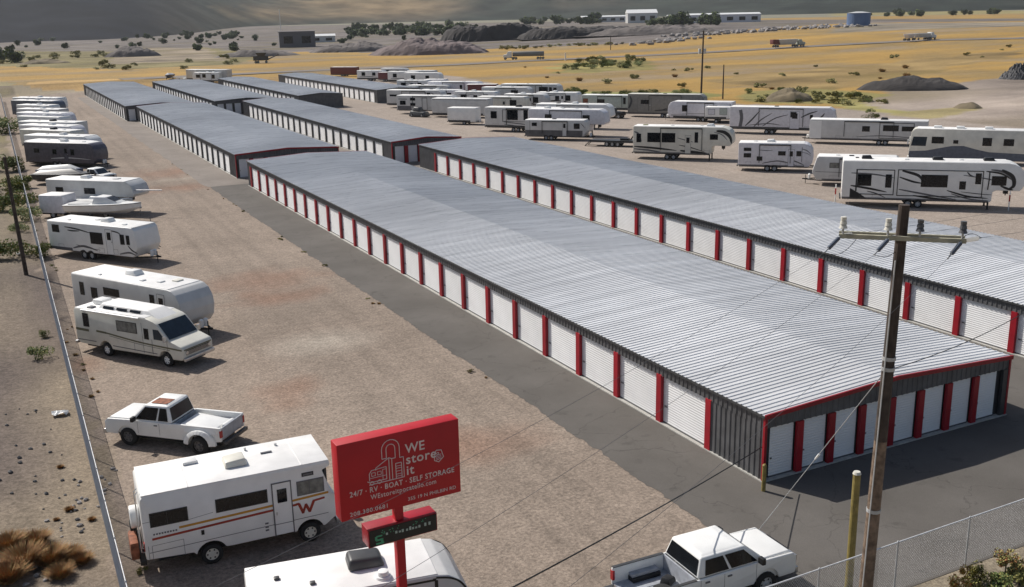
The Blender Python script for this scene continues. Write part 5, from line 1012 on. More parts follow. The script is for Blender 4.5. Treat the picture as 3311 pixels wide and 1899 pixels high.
# ================================================================== PYLON SIGN
SX, SY, SZ, SW, SH, ST = 8.11, 22.98, 7.15, 3.33, 2.08, .45
sg = thing('pylon_sign', 'tall red pylon sign for a storage yard with a small black message board below', 'sign', (SX, SY, 0), .028)
o_ = .07
b = MB().box(o_-SW/2, o_+SW/2, -ST/2, ST/2, SZ-SH/2, SZ+SH/2); b.build('sign_cabinet', ['signred'], sg, bev=.015)
cab_ = sg.children[0]
MB().box(-.115, .115, -.115, .115, -.1, SZ-SH/2).build('pole', ['signred'], sg, bev=.01)
led = MB().box(-.93, 1.0, -.24, .24, 5.19, 5.70).build('message_board', ['red'], sg, bev=.01)
MB().box(-.90, .97, -.262, -.242, 5.22, 5.67).build('screen', ['black'], led)
b = MB(); random.seed(11)
def dots(x0, z0, wd, h, n, mi):
    for _ in range(n):
        x = x0+random.random()*wd; z = z0+random.random()*h; b.box(x, x+.022, -.268, -.262, z, z+.022, mi)
for q in [(-.74, 5.25, .22, .05), (-.60, 5.27, .06, .12), (-.74, 5.35, .2, .05), (-.76, 5.38, .06, .1), (-.72, 5.46, .16, .04)]: b.box(q[0], q[0]+q[2], -.268, -.262, q[1], q[1]+q[3], 0)
for k, (x, z, hh) in enumerate([(-.46, 5.46, .06), (-.2, 5.43, .07), (-.1, 5.43, .05), (-.02, 5.42, .08), (.1, 5.42, .06), (.19, 5.42, .1), (.27, 5.42, .06), (.36, 5.42, .05), (.45, 5.42, .07), (.62, 5.42, .09), (.74, 5.42, .09)]): b.box(x, x+.055, -.268, -.262, z, z+hh, 1)
dots(-.6, 5.5, .5, .12, 14, 0); dots(.15, 5.52, .5, .1, 10, 0)
b.build('message_dots', ['led', 'ledw'], led)
YF = -ST/2-.004
def text(body, x, z, size, parent, m='letter', y=YF, ext=.003, rot=0, bold=.012, align='LEFT', name='lettering', sp=1, wd=None):
    c = bpy.data.curves.new('t', 'FONT'); c.body = body; c.size = size; c.extrude = ext; c.offset = bold*size; c.align_x = align; c.space_character = sp; c.resolution_u = 3
    ob = bpy.data.objects.new('t', c); COL.objects.link(ob); dg = bpy.context.evaluated_depsgraph_get(); me = bpy.data.meshes.new_from_object(ob.evaluated_get(dg))
    bpy.data.objects.remove(ob); me.materials.clear(); me.materials.append(MT[m]); k = wd/max(v.co.x for v in me.vertices) if wd else 1; me.transform(Matrix.Translation((x, y, z)) @ Matrix.Rotation(rot, 4, 'Y') @ Matrix.Rotation(R(90), 4, 'X') @ Matrix.Diagonal((k, 1, 1, 1)))
    return obj(name, me, parent)
zt = SZ+SH/2; x0 = o_-SW/2
text('WE', x0+1.80, zt-.62, .36, cab_, sp=1.05, wd=.54); text('store', x0+1.80, zt-.92, .36, cab_, sp=1.1, wd=.86); text('it', x0+1.80, zt-1.22, .36, cab_, sp=1.1)
text('24/7 · RV · BOAT · SELF STORAGE', x0+.25, zt-1.46, .205, cab_, sp=1.12, wd=2.90)
text('WEstoreitpocatello.com', x0+.80, zt-1.66, .19, cab_, bold=.004, sp=1.1, wd=1.82)
text('208.380.0681', x0+.22, zt-1.99, .16, cab_, bold=.006, sp=1.12, wd=1.02); text('355 19 N PHILBIN RD', x0+1.80, zt-1.95, .135, cab_, bold=.004, sp=1.05, wd=1.38)
# line drawing: padlock, storage unit door, travel trailer and price tag
b = MB()
def ln(pts, r=.011): b.tube([(x0+x, YF-.002, zt-1.25+z) for x, z in pts], r, n=5)
ln([(1.16, .62), (1.16, .86)]+arc(1.40, .86, .24, 180, 0, 10)+[(1.64, .62), (1.64, .56), (1.74, .56), (1.74, .0), (.78, .0)])
ln([(1.28, .62), (1.28, .86)]+arc(1.40, .86, .12, 180, 0, 8)+[(1.52, .86), (1.52, .58)]); ln([(1.16, .62), (1.28, .62)]); ln([(1.52, .58), (1.42, .58)])
ln([(1.42, .0), (1.42, .58), (1.34, .62), (.98, .42), (.98, .36)]); ln([(1.34, 0), (1.34, .60)]); ln([(1.52, 0), (1.52, .42), (1.68, .42), (1.68, 0)])
for z in (.34, .28, .20, .12, .06): ln([(1.52, z), (1.68, z)], .008)
ln([(.80, .10), (.80, .30), (.86, .38), (1.26, .40), (1.26, .06), (.80, .06), (.74, .10)]); ln([(.86, .22), (.86, .31), (.96, .31), (.96, .22), (.86, .22)], .008); ln([(1.02, .22), (1.02, .31), (1.12, .31), (1.12, .22), (1.02, .22)], .008); ln([(.82, .17), (1.26, .17)], .008); ln([(1.16, .06), (1.16, .34), (1.24, .34)], .008)
for cx in (.86, 1.06): ln(arc(cx, .03, .05, 0, 360, 10), .010)
ln([(2.60, .40), (2.66, .52), (2.80, .50), (2.86, .30), (2.72, .18), (2.60, .24), (2.60, .40)]); ln(arc(2.70, .42, .03, 0, 360, 8), .008)
for z in (.24, .28, .32, .36): ln([(2.64, z), (2.80, z+.03)], .008)
b.build('emblem', ['letter'], cab_)
# ================================================================== UTILITY POLES AND WIRES
px_, py_ = 21.1, 19.2; top = Vector((px_+.42, py_+.05, 13.2)); base = Vector((px_, py_, -.3))
t = thing('utility_pole', 'tall dark wooden utility pole with a pale crossarm in front of the storage building', 'utility pole', (px_, py_, 0))
LP = lambda v: v-Vector((px_, py_, 0))
b = MB(); b.cyl(LP(base), LP(base.lerp(top, .5)), .21, .18, n=14); b.cyl(LP(base.lerp(top, .5)), LP(top), .18, .145, n=14, mi=1); b.build('pole', ['wood', 'wooddark'], t, smooth=False)
ca_ = base.lerp(top, .935); ax = Vector((.80, -.80, 0)).normalized(); ay = Vector((-ax.y, ax.x, 0))
def armbox(b, a, c, w_, h, off):
    a = LP(a)+off; c = LP(c)+off; d = (c-a).normalized(); s_ = Vector((-d.y, d.x, 0))*w_/2; u = Vector((0, 0, h/2))
    b.hull8([a-s_-u, c-s_-u, c+s_-u, a+s_-u], [a-s_+u, c-s_+u, c+s_+u, a+s_+u])
arm = MB(); armbox(arm, ca_-ax*1.6, ca_+ax*1.6, .09, .12, -ay*.19); ao = arm.build('crossarm', ['arm'], t)
arm2 = MB(); armbox(arm2, ca_-ax*1.6, ca_+ax*1.6, .09, .12, ay*.19); arm2.build('crossarm', ['arm'], t)
ends = []
wdir = Vector((-.85, -.30, -.30)).normalized(); wd2 = Vector((.92, .1, -.03)).normalized()
for s in (-1.5, -.35, .45, 1.5):
    p = LP(ca_)+ax*s-ay*.19+Vector((0, 0, .06))
    b = MB().cyl(p, p+Vector((0, 0, .2)), .03, mi=0)
    for k in range(3): b.cyl(p+Vector((0, 0, .16+.11*k)), p+Vector((0, 0, .25+.11*k)), (.115-.018*k), .08, n=12, mi=1)
    b.build('pin_insulator', ['steel', 'charcoal2' if s > 0 else 'cream'], t)
for s in (-1.55, -.3, 1.5):
    p = LP(ca_)+ax*s-ay*.19
    for dr, ln_ in ((wdir, .85), (wd2, .75)):
        b = MB().cyl(p, p+dr*.15, .02, n=6)
        for k in range(9): b.cyl(p+dr*(.15+k*.065), p+dr*(.19+k*.065), .062, .04, n=10, mi=1)
        b.cyl(p+dr*.7, p+dr*(ln_+.1), .022, n=6); b.build('dead_end_insulator', ['steel', 'bluegrey' if dr is wdir else 'lightgrey'], t)
        if dr is wdir: ends.append(p+dr*.95+Vector((px_, py_, 0)))
        else: ends.append(p+dr*.85+Vector((px_, py_, 0)))
    q1 = p+wdir*.95; q2 = p+wd2*.85; b = MB().tube([q1.lerp(q2, k/10)+Vector((0, 0, -.28*math.sin(math.pi*k/10)*(1 if s < 0 else -1.2))) for k in range(11)], .008, n=4); b.build('jumper_wire', ['black'], t)
b = MB(); 
for z in (4.6, 8.9, 9.2): 
    q = LP(base.lerp(top, z/13.5)); b.cyl(q-Vector((0, 0, .05)), q+Vector((0, 0, .05)), .205 if z < 6 else .19, n=14)
b.build('steel_band', ['steel'], t)
MB().tube([LP(base.lerp(top, z/13.5))+Vector((-.19, -.05, 0)) for z in (0, 3, 6, 9, 12)], .022, n=6).build('conduit', ['lightgrey'], t)
def wire(label, a, c, sag, r=.011, m='black', cat='overhead wire'):
    a = Vector(a); c = Vector(c); n = 26; pts = [a.lerp(c, k/n)+Vector((0, 0, -4*sag*(k/n)*(1-k/n))) for k in range(n+1)]
    o = MB().tube(pts, r, n=5).build('overhead_wire', [m]); o['label'] = label; o['category'] = cat; return o
wire('upper thin overhead wire leaving the left end of the pole crossarm towards the sign', ends[0], (-14, 8, 10.9), 1.0, .004, 'midgrey')
wire('middle thin overhead wire leaving the pole crossarm beside the pole', ends[2], (-13, 5.5, 10.9), 1.0, .004, 'midgrey')
wire('lower thin overhead wire leaving the right end of the pole crossarm towards the left', ends[4], (-12, 3, 10.9), 1.0, .004, 'midgrey')
wire('thin overhead wire running right from the left end of the pole crossarm', ends[1], (60, 26, 12.6), .6, .004, 'midgrey')
wire('thin overhead wire running right from the middle of the pole crossarm', ends[3], (60, 25, 12.4), .6, .004, 'midgrey')
wire('thin overhead wire running right from the right end of the pole crossarm', ends[5], (60, 24, 12.2), .6, .004, 'midgrey')
def ray_at(u, v, t_): d = ray(u, v); return Vector((0, 0, CH))+d*t_
w0 = Vector((25.05, 28.5, .6))
wire('thick black cable slanting from the building corner across the asphalt to the bottom edge', (25.5, 28.9, 1.6), ray_at(1150, 1520, 22), .12, .022)
wire('cable hanging from the pole to the right across the end wall doors', base.lerp(top, .655), (44, 27, 8.4), .8, .014)
# guy wire with its clamp
g1 = base.lerp(top, .66); g0 = G(1845, 1360, .0)
b = MB().cyl(g1, g0, .012, n=6, mi=0); o = b.build('guy_wire', ['steel']); o['label'] = 'bright guy wire running down from the pole in front of the end wall'; o['category'] = 'guy wire'
gm_ = g1.lerp(g0, .42); MB().cyl(gm_, gm_+(g0-g1).normalized()*.28, .04, .03, n=8).build('clamp', ['white'], o)
# yellow post by the pole
o = MB().cyl((0, 0, 0), (0, 0, 4.2), .13, .12, n=14).cyl((0, 0, 4.2), (0, 0, 4.28), .135, .10, n=14, mi=1).build('yellow_post', ['yellow', 'cream'], loc=(22.75, 21.35, 0)); o['label'] = 'tall mustard yellow post with a pale cap standing left of the utility pole'; o['category'] = 'post'
for (x, y, lab) in ((25.2, 28.35, 'yellow bollard at the left corner of the nearest storage building'), (40.35, 28.1, 'yellow bollard at the right corner of the nearest storage building')):
    o = MB().cyl((0, 0, 0), (0, 0, 1.1), .085, n=12).cyl((0, 0, 1.1), (0, 0, 1.15), .085, .04, n=12).build('bollard', ['yellow'], loc=(x, y, .01)); o['label'] = lab; o['category'] = 'bollard'; o['group'] = 'yellow corner bollards'
def pole(label, px, h, r=.17, m='wooddark', arm=0, lean=0, name='utility_pole', cat='utility pole', transformer=False):
    q = G(*px); t = thing(name, label, cat, (q.x, q.y, q.z))
    MB().cyl((0, 0, -.5), (lean, 0, h), r, r*.7, n=8).build('pole', [m], t)
    if arm: MB().hull8([(-arm, -.06, h-.8), (arm, -.06, h-.8), (arm, .06, h-.8), (-arm, .06, h-.8)], [(-arm, -.06, h-.65), (arm, -.06, h-.65), (arm, .06, h-.65), (-arm, .06, h-.65)]).build('crossarm', ['arm'], t)
    if transformer:
        MB().cyl((.5, -.2, h*.66), (.5, -.2, h*.66+1.1), .32, n=12).build('transformer', ['lightgrey'], t, bev=.03); MB().cyl((-.5, .2, h*.66), (-.5, .2, h*.66+1.1), .32, n=12).build('transformer', ['lightgrey'], t, bev=.03)
    return t
pole('tall dark pole with grey transformers standing in the dry field behind the trailers', (1738, 244), 14.2, .22, lean=.2, transformer=True)
pole('short pole standing in the field right of the pole with transformers', (1792, 246), 7.2, .16)
pole('small distant pole beside the highway left of the transformer pole', (1514, 124), 7.0, .2)
pole('white light mast beside the grey concrete block building', (699, 112), 26, .3, 'white', name='light_mast', cat='mast')
pole('leaning dark pole outside the chain link fence among green bushes', (66, 682), 9.0, .16, lean=-.3)
pole('white marker post beside the highway right of the tanker truck', (1402, 150), 3.0, .35, 'white', name='marker_post', cat='post')
for (u, v, lab) in ((2070, 505, 'slim red and white marker pole left of the big fifth wheel'), (2500, 524, 'red marker pole by the landing gear of the big fifth wheel')):
    q = G(u, v); t = thing('marker_pole', lab, 'marker pole', (q.x, q.y, 0)); MB().cyl((0, 0, 0), (0, 0, 1.9), .05, n=8).build('pole', ['white'], t); MB().cyl((0, 0, .9), (0, 0, 1.5), .07, n=8).build('red_band', ['redlamp'], t)
    t['group'] = 'marker poles of the trailer lot'
# ================================================================== MOUNDS, ROCKS, FAR BUILDINGS
mat('duskdirt', (.060, .054, .052), .95, var=.35, scale=.12, bump=.4, bscale=.6)
mat('greydirt', (.165, .145, .135), .95, var=.3, scale=.1, bump=.4, bscale=.6)
mat('pinkdirt', (.19, .15, .145), .95, var=.25, scale=.06)
mat('browndirt', (.20, .16, .10), .95, var=.35, scale=.2)
mat('cbl', (.17, .16, .165), .9, var=.15)
def mound(label, px, lx, ly, h, m, rz=0, seed=0, flat=.0, name='dirt_mound', cat='mound', rock=False):
    q = G(*px); NX, NY = 44, 22; vs = []
    for j in range(NY+1):
        for i in range(NX+1):
            u, v = i/NX*2-1, j/NY*2-1; r = math.hypot(u, v)
            k = max(0, 1-r**2); k = min(1, k*(1+flat*2))**(.8 if not flat else .6)
            n1 = 1+.30*noise.noise(Vector((u*1.8+seed, v*1.5, seed)))+.22*noise.fractal(Vector((u*lx*.12+seed, v*ly*.14, 3)), .8, 2.1, 4)
            if rock: n1 += .5*noise.noise(Vector((u*14, v*9, seed)))
            vs.append((u*lx*.58*(1+.1*noise.noise(Vector((v*3, seed, 0)))), v*ly*.8, h*k*n1-.3))
    me = bpy.data.meshes.new(name); me.from_pydata(vs, [], [(j*(NX+1)+i, j*(NX+1)+i+1, (j+1)*(NX+1)+i+1, (j+1)*(NX+1)+i) for j in range(NY) for i in range(NX)]); me.materials.append(MT[m])
    o = obj(name, me, None, (q.x, q.y, q.z), R(rz), label, cat); return o
mound('dark grey soil mound with a sharp crest beyond the trailer lot', (2262, 222), 21, 6.5, 3.3, 'duskdirt', -38, 1)
mound('low brown mound with grass in front of the dark soil mound', (1955, 250), 9, 5, 2.6, 'browndirt', -35, 2)
mound('tiny brown mound on the bare ground behind the white coach motorhome', (2400, 268), 5, 3, 1.2, 'browndirt', -35, 3)
mound('long flat topped heap of dark asphalt millings in the quarry', (1230, 99), 68, 24, 9.5, 'duskdirt', -20, 4, flat=.9)
mound('dark flat heap extending right of the asphalt millings', (1440, 92), 75, 22, 6, 'duskdirt', -20, 14, flat=.9)
mound('broad pinkish gravel hill left of the dark heap', (1065, 134), 52, 18, 7.5, 'pinkdirt', -18, 5)
mound('grey gravel ridge beside the broad pinkish hill', (880, 128), 45, 12, 5, 'greydirt', -15, 6)
mound('grey gravel ridge near the concrete block building', (640, 140), 40, 10, 3.5, 'greydirt', -10, 7)
mound('pale scrubby mound on the left plain', (330, 140), 26, 10, 5.5, 'greydirt', -8, 8)
mound('brownish quarry bank below the white sheds', (1620, 82), 95, 20, 5.5, 'greydirt', -25, 9)
mound('blue grey heap of boulders at the right edge beyond the lot', (2535, 196), 10, 5, 3.4, 'darkrock', -40, 10, rock=True, name='rock_pile', cat='rock pile')
mound('brown gravel hump at the left below the white farmhouse', (110, 158), 22, 7, 2.2, 'browndirt', -5, 12)
def rocks(label, a, c, n, s0, m='rock', spread=6, seed=3):
    """a row of individual boulders, one object each"""
    rnd = random.Random(seed); A = G(*a); C = G(*c); grp = label
    ms = []
    for k in range(3):
        bm = bmesh.new(); bmesh.ops.create_icosphere(bm, subdivisions=1, radius=1)
        for v in bm.verts: v.co *= 1+rnd.uniform(-.3, .3)
        me = bpy.data.meshes.new('boulder'); bm.to_mesh(me); bm.free(); me.materials.append(MT[m]); ms.append(me)
    for i in range(n):
        p = A.lerp(C, (i+rnd.random())/n)+Vector((rnd.uniform(-1, 1)*spread, rnd.uniform(-1, 1)*spread, 0)); z = hz(p.x, p.y)
        s = s0*rnd.uniform(.6, 1.5); o = obj('boulder', ms[i % 3], None, (p.x, p.y, z+s*.3), rnd.random()*6, label, 'boulder', grp); o.scale = (s*1.3, s, s*.8)
rocks('grey boulder in the long row along the upper field', (1690, 88), (2120, 66), 150, 1.25, spread=17)
rocks('pale rock at the foot of the grey quarry bank', (1560, 112), (1720, 96), 34, 1.3, spread=12, seed=5)
def shed(label, px, L, W, H, rz, wall='white', roof='white', name='shed', wins=3, pitch=1.5):
    q = G(*px); t = thing(name, label, 'building', (q.x, q.y, q.z), R(rz))
    MB().box(-L/2, L/2, -W/2, W/2, -.5, H).build('wall', [wall], t)
    MB().add([(-L/2-.4, -W/2-.4, H), (L/2+.4, -W/2-.4, H), (L/2+.4, W/2+.4, H), (-L/2-.4, W/2+.4, H), (-L/2-.4, 0, H+pitch), (L/2+.4, 0, H+pitch)], [(0, 1, 5, 4), (2, 3, 4, 5), (0, 4, 3), (1, 2, 5), (0, 3, 2, 1)]).build('roof', [roof], t)
    for k in range(wins): x = -L/2+L*(k+.5)/wins; MB().box(x-L/wins*.25, x+L/wins*.25, -W/2-.06, -W/2+.02, H*.25, H*.7).build('window', ['glass'], t)
    return t
shed('two storey white farmhouse under the dark hill', (322, 74), 38, 20, 14, -12, 'lightgrey', 'white', 'farmhouse', 4, 3)
shed('low white shed on the left plain below the farmhouse', (142, 86), 40, 14, 7, -8, 'lightgrey', 'white', wins=3)
shed('grey concrete block building in the quarry', (737, 117), 24, 14, 10.5, -12, 'cbl', 'cbl', 'block_building', 2, .3)
shed('small white plant house behind the concrete block building', (800, 105), 20, 10, 5, -15, 'lightgrey', 'white', wins=2)
shed('long white roofed shed left of the pole on the horizon', (1495, 55), 60, 22, 7, -22, 'lightgrey', 'white', wins=5)
shed('white gabled barn among the horizon sheds', (1590, 57), 34, 20, 11, -25, 'lightgrey', 'white', 'barn', 3, 4)
shed('very long white building on the horizon right of the transformer pole', (1790, 56), 75, 20, 8, -28, 'purplewhite', 'white', wins=6)
shed('grey green building behind the quarry trees', (1700, 56), 40, 18, 7, -25, 'greengrey', 'lightgrey', wins=4)
q = G(2128, 64); t = thing('water_tank', 'round blue steel water tank on the horizon', 'tank', (q.x, q.y, q.z))
mat('tankblue', (.10, .17, .33), .5, var=.2, scale=.1)
MB().cyl((0, 0, -.5), (0, 0, 8.5), 7.8, n=32).build('tank_wall', ['tankblue'], t); MB().cyl((0, 0, 8.5), (0, 0, 9.4), 8.0, 2, n=32).build('tank_roof', ['lightgrey'], t)
# quarry plant: conveyor machine in the left middle distance
q = G(652, 157); t = thing('crusher', 'dark rock crushing machine standing alone on the quarry floor', 'machine', (q.x, q.y, q.z), R(-15))
MB().box(-4, 2.5, -1.2, 1.2, 1.2, 3.2).hull8([(-2, -1.5, 3.2), (1, -1.5, 3.2), (1, 1.5, 3.2), (-2, 1.5, 3.2)], [(-3, -1.9, 4.6), (2, -1.9, 4.6), (2, 1.9, 4.6), (-3, 1.9, 4.6)]).build('hopper', ['charcoal'], t); MB().hull8([(2, -.5, 1.2), (7, -.5, 3.4), (7, .5, 3.4), (2, .5, 1.2)], [(2, -.5, 1.7), (7, -.5, 3.9), (7, .5, 3.9), (2, .5, 1.7)]).build('conveyor', ['charcoal2'], t)
for x in (-3, -2, 1.5):
    for s in (-1, 1): wheel(t, x, s*1.2, .55, .35)
# ================================================================== VEGETATION
def leafball(name, n, rad, hgt, size, m, seed=1, up=.3, grass=False, lobes=7):
    rnd = random.Random(seed); b = MB(); L_ = []
    for _ in range(lobes): L_.append((rnd.uniform(-.62, .62)*rad, rnd.uniform(-.62, .62)*rad, rnd.uniform(.25, .78)*hgt, rnd.uniform(.30, .52)))
    for i in range(n):
        if grass:
            a = rnd.random()*6.283; r0 = rad*.30*rnd.random()**.5; x, y = r0*math.cos(a), r0*math.sin(a); l = hgt*rnd.uniform(.5, 1.1); out = rnd.uniform(.15, .75)*rad
            tip = Vector((x+out*math.cos(a), y+out*math.sin(a), l)); w_ = Vector((-math.sin(a), math.cos(a), 0))*size; p = Vector((x, y, 0)); mid = p.lerp(tip, .55)+Vector((0, 0, l*.12))
            b.add([p-w_, p+w_, mid+w_*.8, mid-w_*.8, tip], [(0, 1, 2, 3), (3, 2, 4)], 0 if rnd.random() < .7 else 1)
        else:
            lb = L_[i % lobes]; d = Vector((rnd.gauss(0, 1), rnd.gauss(0, 1), rnd.gauss(0, 1))).normalized()*rnd.uniform(.55, 1.05)
            c = Vector((lb[0], lb[1], lb[2]))+Vector((d.x*rad*lb[3], d.y*rad*lb[3], d.z*hgt*lb[3]*.8)); 
            if c.z < .02*hgt: c.z = .02*hgt+rnd.random()*.1*hgt
            u = Vector((rnd.gauss(0, 1), rnd.gauss(0, 1), rnd.gauss(0, 1))).normalized()*size*rnd.uniform(.6, 1.4); v = u.orthogonal().normalized()*size*rnd.uniform(.4, .9)
            b.quad(c-u, c-v, c+u, c+v, 0 if rnd.random() < .65 else 1)
    ms = m if isinstance(m, list) else [m, m]
    return b.mesh(name, ms)
bush_me = [leafball('green_bush', 900, 1.0, 1.1, .075, ['leafgreen', 'leafyellow'], s) for s in (1, 2)]
sage_me = [leafball('sagebrush', 420, 1.0, .9, .11, ['leafyellow', 'olive'], s, lobes=5) for s in (3, 4)]
dry_me = [leafball('dry_bush', 1500, 1.0, 1.0, .016, ['drygrass', 'drygold'], s, grass=True) for s in (5, 6)]
gold_me = [leafball('grass_tuft', 220, 1.0, .8, .03, ['drygold', 'drygrass'], s, grass=True) for s in (7, 8)]
small_tr = [leafball('crown', 800, 1.0, 1.6, .14, ['treegreen', 'leafgreen'], s, lobes=9) for s in (9, 10, 11)]
def plant(name, me, x, y, s, label, cat, group=None, sz=None, rot=None):
    o = obj(name, me, None, (x, y, hz(x, y)-.02), random.random()*6 if rot is None else rot, label, cat, group); o.scale = (s, s, sz or s); return o
random.seed(21)
# green bushes outside the fence
for i, (u, v, s, lab) in enumerate([(100, 888, .62, 'bright green bush nearest to the fence on the bare dirt strip'), (108, 836, .40, 'small olive bush just behind the bright green bush'), (20, 500, 1.7, 'large green bush at the left edge behind the leaning pole'), (40, 520, 1.5, 'green bush touching the leaning pole outside the fence'),
        (66, 545, 1.1, 'green bush between the leaning pole and the fence'), (15, 425, 1.7, 'yellowish green bush at the left edge above the others'), (52, 470, 1.2, 'olive bush halfway up the leaning pole'), (18, 640, 1.2, 'dark green bush at the foot of the leaning pole on the left'), (88, 640, .9, 'dark green bush at the foot of the leaning pole on the right'), (48, 575, .7, 'yellow green bush beside the middle of the leaning pole'), (30, 330, 2.2, 'olive bush at the far end of the bush row by the fence')]):
    q = G(u, v); plant('green_bush', bush_me[i % 2], q.x, q.y, s*(1.5 if v < 660 else 1.15), lab, 'bush', 'green bushes outside the left fence', s*1.15)
# dry orange bushes in the lower left corner
for i, (u, v, s, lab) in enumerate([(60, 1400, .95, 'orange brown dry bush in the lower left corner'), (125, 1395, .85, 'rust coloured dry bush next to the corner one'), (20, 1440, .9, 'dry brown bush at the very left bottom edge'), (175, 1385, .62, 'dry golden brush right of the orange bushes'), (90, 1350, .7, 'thin brown brush behind the orange bushes'), (20, 1360, .8, 'low golden brush at the left edge above the corner bushes'), (205, 1395, .5, 'small dark dry bush at the right end of the brush group'), (150, 1430, .6, 'scrappy dry bush at the bottom edge'), (172, 1266, .24, 'small tan grass tuft on the dirt by the fence'), (150, 1160, .2, 'small reddish tuft outside the fence'), (228, 1290, .2, 'tiny rust tuft close to the fence'), (140, 1290, .16, 'tiny dark tuft above the dry bushes')]):
    q = G(u, v); plant('dry_bush', dry_me[i % 2], q.x, q.y, s*1.05, lab, 'dry bush', 'dry brush outside the left fence', s*.62)
# saplings in the lower right corner
mat('leaforange', (.40, .20, .07), .8, c2=(.24, .10, .04), scale=4); mat('leafolive', (.30, .28, .08), .8, c2=(.15, .16, .05), scale=4)
sap = [leafball('foliage', 1100, 1.0, 1.5, .11, ['leafolive', 'leafyellow'], 31, lobes=9), leafball('foliage', 900, 1.0, 1.5, .11, ['leafyellow', 'leaforange'], 32, lobes=8), leafball('foliage', 1000, 1.0, 1.2, .11, ['leafgreen', 'leafolive'], 33, lobes=8)]
for i, (x, y, s, k, lab) in enumerate([(25.75, 19.55, .40, 1, 'reddish shrub at the left end of the corner shrubs'), (26.45, 19.5, .55, 0, 'olive shrub in the middle of the corner shrubs'), (27.1, 19.0, .50, 2, 'dark green shrub low in the right bottom corner'), (27.75, 19.45, .36, 1, 'young orange tree on a thin stem in front of the fence'), (26.75, 20.05, .30, 1, 'small orange shrub touching the fence post'), (27.9, 19.0, .45, 0, 'olive shrub under the young orange tree'), (28.5, 19.3, .36, 1, 'orange shrub at the right edge of the corner')]):
    t = thing('shrub', lab, 'shrub', (x, y, 0), random.random()*6); o = obj('foliage', sap[k], t, (0, 0, .55 if i == 3 else .05)); o.scale = (s, s, s*.9)
    MB().cyl((0, 0, -.05), (.03, 0, 1.0 if i == 3 else .5), .03, .015, n=6).build('stem', ['bark'], t)
# scattered field scrub
rnd = random.Random(5)
def scatter(n, poly_px, mes, name, label, cat, group, s0, s1):
    us = [p[0] for p in poly_px]; vs = [p[1] for p in poly_px]; k = 0
    while k < n:
        u, v = rnd.uniform(min(us), max(us)), rnd.uniform(min(vs), max(vs))
        if not inside((u, v), poly_px): continue
        q = G(u, v); s = rnd.uniform(s0, s1); plant(name, rnd.choice(mes), q.x, q.y, s, label, cat, group, s*rnd.uniform(.6, .9)); k += 1
scatter(34, [(1380, 176), (1640, 168), (1600, 150), (1490, 148), (1400, 160)], sage_me+bush_me, 'roadside_shrub', 'green shrub in the thicket below the highway', 'shrub', 'shrubs in the thicket below the highway', 1.2, 2.8)
scatter(26, [(1390, 244), (1670, 248), (1760, 242), (1700, 232), (1400, 230)], bush_me, 'edge_shrub', 'green shrub along the back edge of the trailer lot', 'shrub', 'shrubs along the back edge of the lot', .9, 1.8)
scatter(34, [(1840, 252), (2060, 258), (2150, 300), (2240, 296), (2180, 250), (1960, 222), (1860, 228)], sage_me+bush_me, 'sagebrush', 'yellow green sagebrush on the slope behind the lot', 'shrub', 'sagebrush on the slope behind the lot', .8, 1.9)
scatter(28, [(1200, 170), (1700, 250), (2200, 200), (2530, 180), (2530, 110), (2000, 140), (1600, 170), (1250, 165)], sage_me+gold_me[:1], 'dry_scrub', 'dry scrub clump dotted over the golden field', 'scrub', 'scrub dotted over the golden field', .8, 1.9)
scatter(28, [(10, 172), (10, 140), (380, 128), (600, 150), (560, 170), (200, 176)], sage_me, 'plain_scrub', 'dark scrub clump on the left plain', 'scrub', 'scrub on the left plain', 1.6, 3.6)
scatter(26, [(1250, 124), (1560, 110), (1560, 106), (1240, 120)], sage_me, 'berm_shrub', 'dark shrub along the crest above the highway', 'shrub', 'shrubs on the crest above the highway', 1.2, 2.4)
def sapling_trees(n, poly_px, s0, s1, label, group, seed=1):
    r2 = random.Random(seed); us = [p[0] for p in poly_px]; vs = [p[1] for p in poly_px]; k = 0
    while k < n:
        u, v = r2.uniform(min(us), max(us)), r2.uniform(min(vs), max(vs))
        if not inside((u, v), poly_px): continue
        q = G(u, v); s = r2.uniform(s0, s1); t = thing('tree', label, 'tree', (q.x, q.y, q.z), r2.random()*6, group)
        o = obj('crown', small_tr[k % 3], t, (0, 0, s*.02)); o.scale = (s*1.25, s*1.25, s*r2.uniform(.7, 1.2))
        if k == 0: sapling_trees.tm = MB().cyl((0, 0, -.5), (0, 0, 1), .12, .07, n=6).mesh('trunk', ['bark'])
        o = obj('trunk', sapling_trees.tm, t); o.scale = (s, s, s); k += 1
sapling_trees(90, [(860, 92), (1110, 88), (1180, 74), (1170, 66), (870, 68)], 2.2, 5, 'dark green tree in the belt behind the quarry', 'trees in the belt behind the quarry')
sapling_trees(28, [(1290, 64), (1490, 60), (1480, 50), (1290, 54)], 3.5, 7, 'grey green tree on the rise behind the dark heap', 'trees behind the dark heap', 2)
sapling_trees(20, [(1600, 66), (1780, 64), (1770, 56), (1610, 58)], 3, 7, 'grey tree between the horizon sheds', 'trees between the horizon sheds', 3)
sapling_trees(18, [(-20, 152), (60, 160), (20, 128), (-20, 125)], 1.6, 3.6, 'green tree at the left edge of the plain', 'trees at the left edge of the plain', 4)
sapling_trees(62, [(-20, 94), (600, 100), (600, 86), (-20, 84)], 1.8, 4.2, 'dark tree along the foot of the left hill', 'trees along the foot of the left hill', 5)
sapling_trees(16, [(2150, 46), (2560, 36), (2560, 32), (2150, 40)], 2.5, 6, 'dark tree on the right skyline', 'trees on the right skyline', 6)
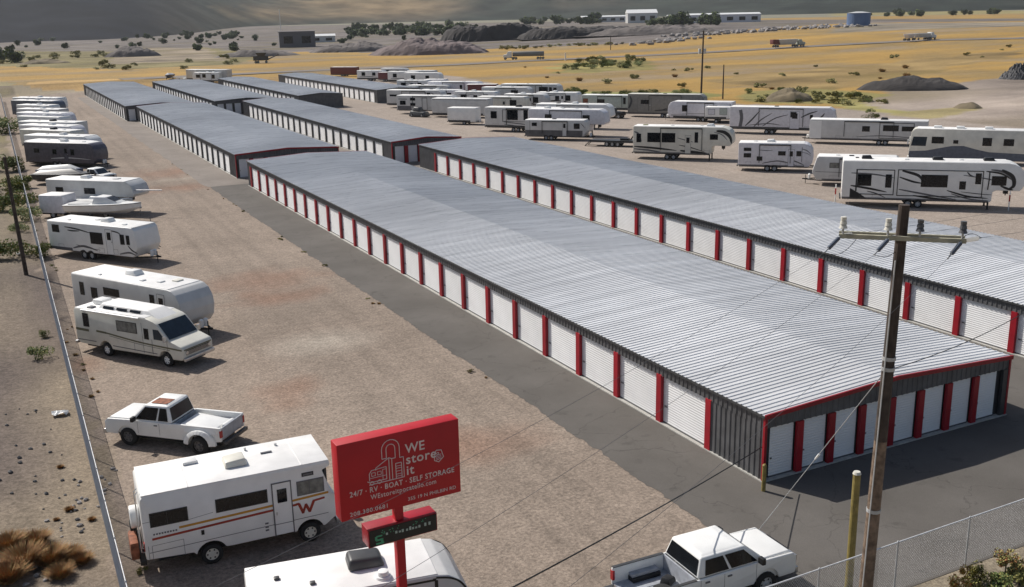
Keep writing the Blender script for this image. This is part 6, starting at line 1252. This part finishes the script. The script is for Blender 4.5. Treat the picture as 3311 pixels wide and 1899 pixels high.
sapling_trees(34, [(0, 118), (600, 128), (850, 108), (1100, 98), (1100, 84), (600, 100), (0, 98)], 1.2, 3.2, 'small dark shrub or tree dotted over the quarry plain', 'small trees over the quarry plain', 7)
for i in range(44):
    y = rnd.uniform(30, 150); x = rnd.choice([2.3+rnd.random()*.9, 21.0+rnd.random()*.5 if y > 36 else 2.6, 2.4+rnd.random()*.5]); plant('weed', rnd.choice(gold_me+sage_me), x, y, rnd.uniform(.10, .26), 'small dry weed along the fence or the asphalt edge', 'weed', 'small dry weeds in the yard', rnd.uniform(.08, .2))
# small stones and litter on the dirt strip
rocks('small pale stone lying outside the fence in the lower left', (60, 1440), (250, 1180), 40, .07, spread=.9, seed=8)
rocks('small dark stone on the bare dirt strip', (20, 1000), (130, 1330), 34, .07, 'darkrock', spread=1.4, seed=9)
for i, (u, v, w_, l, m, lab) in enumerate([(150, 1030, .5, .35, 'white', 'crumpled white sheet lying against the fence'), (50, 632, .35, .55, 'white', 'white board leaning at the foot of the bushes')]):
    q = G(u, v); b = MB(); rr = random.Random(i); n = 6; vs = [((a/n-.5)*w_*1.5, (c/n-.5)*l*1.5, .05+.18*rr.random()) for a in range(n+1) for c in range(n+1)]; b.add(vs, [(a*(n+1)+c, a*(n+1)+c+1, (a+1)*(n+1)+c+1, (a+1)*(n+1)+c) for a in range(n) for c in range(n)]); o = b.build('white_sheet', [m], loc=q); o['label'] = lab; o['category'] = 'litter'
# ================================================================== HAZE
hb = MB().box(-2600, 8200, -260, 8200, -12, 900).mesh('haze', []); m = bpy.data.materials.new('haze'); m.use_nodes = True; n = m.node_tree; n.nodes.remove(n.nodes['Principled BSDF'])
pv = n.nodes.new('ShaderNodeVolumePrincipled'); pv.inputs['Color'].default_value = (.86, .90, .96, 1); pv.inputs['Density'].default_value = .00005; pv.inputs['Anisotropy'].default_value = .2
n.links.new(pv.outputs[0], n.nodes['Material Output'].inputs['Volume']); hb.materials.append(m); obj('haze', hb, kind='stuff', label='thin pale haze over the valley')
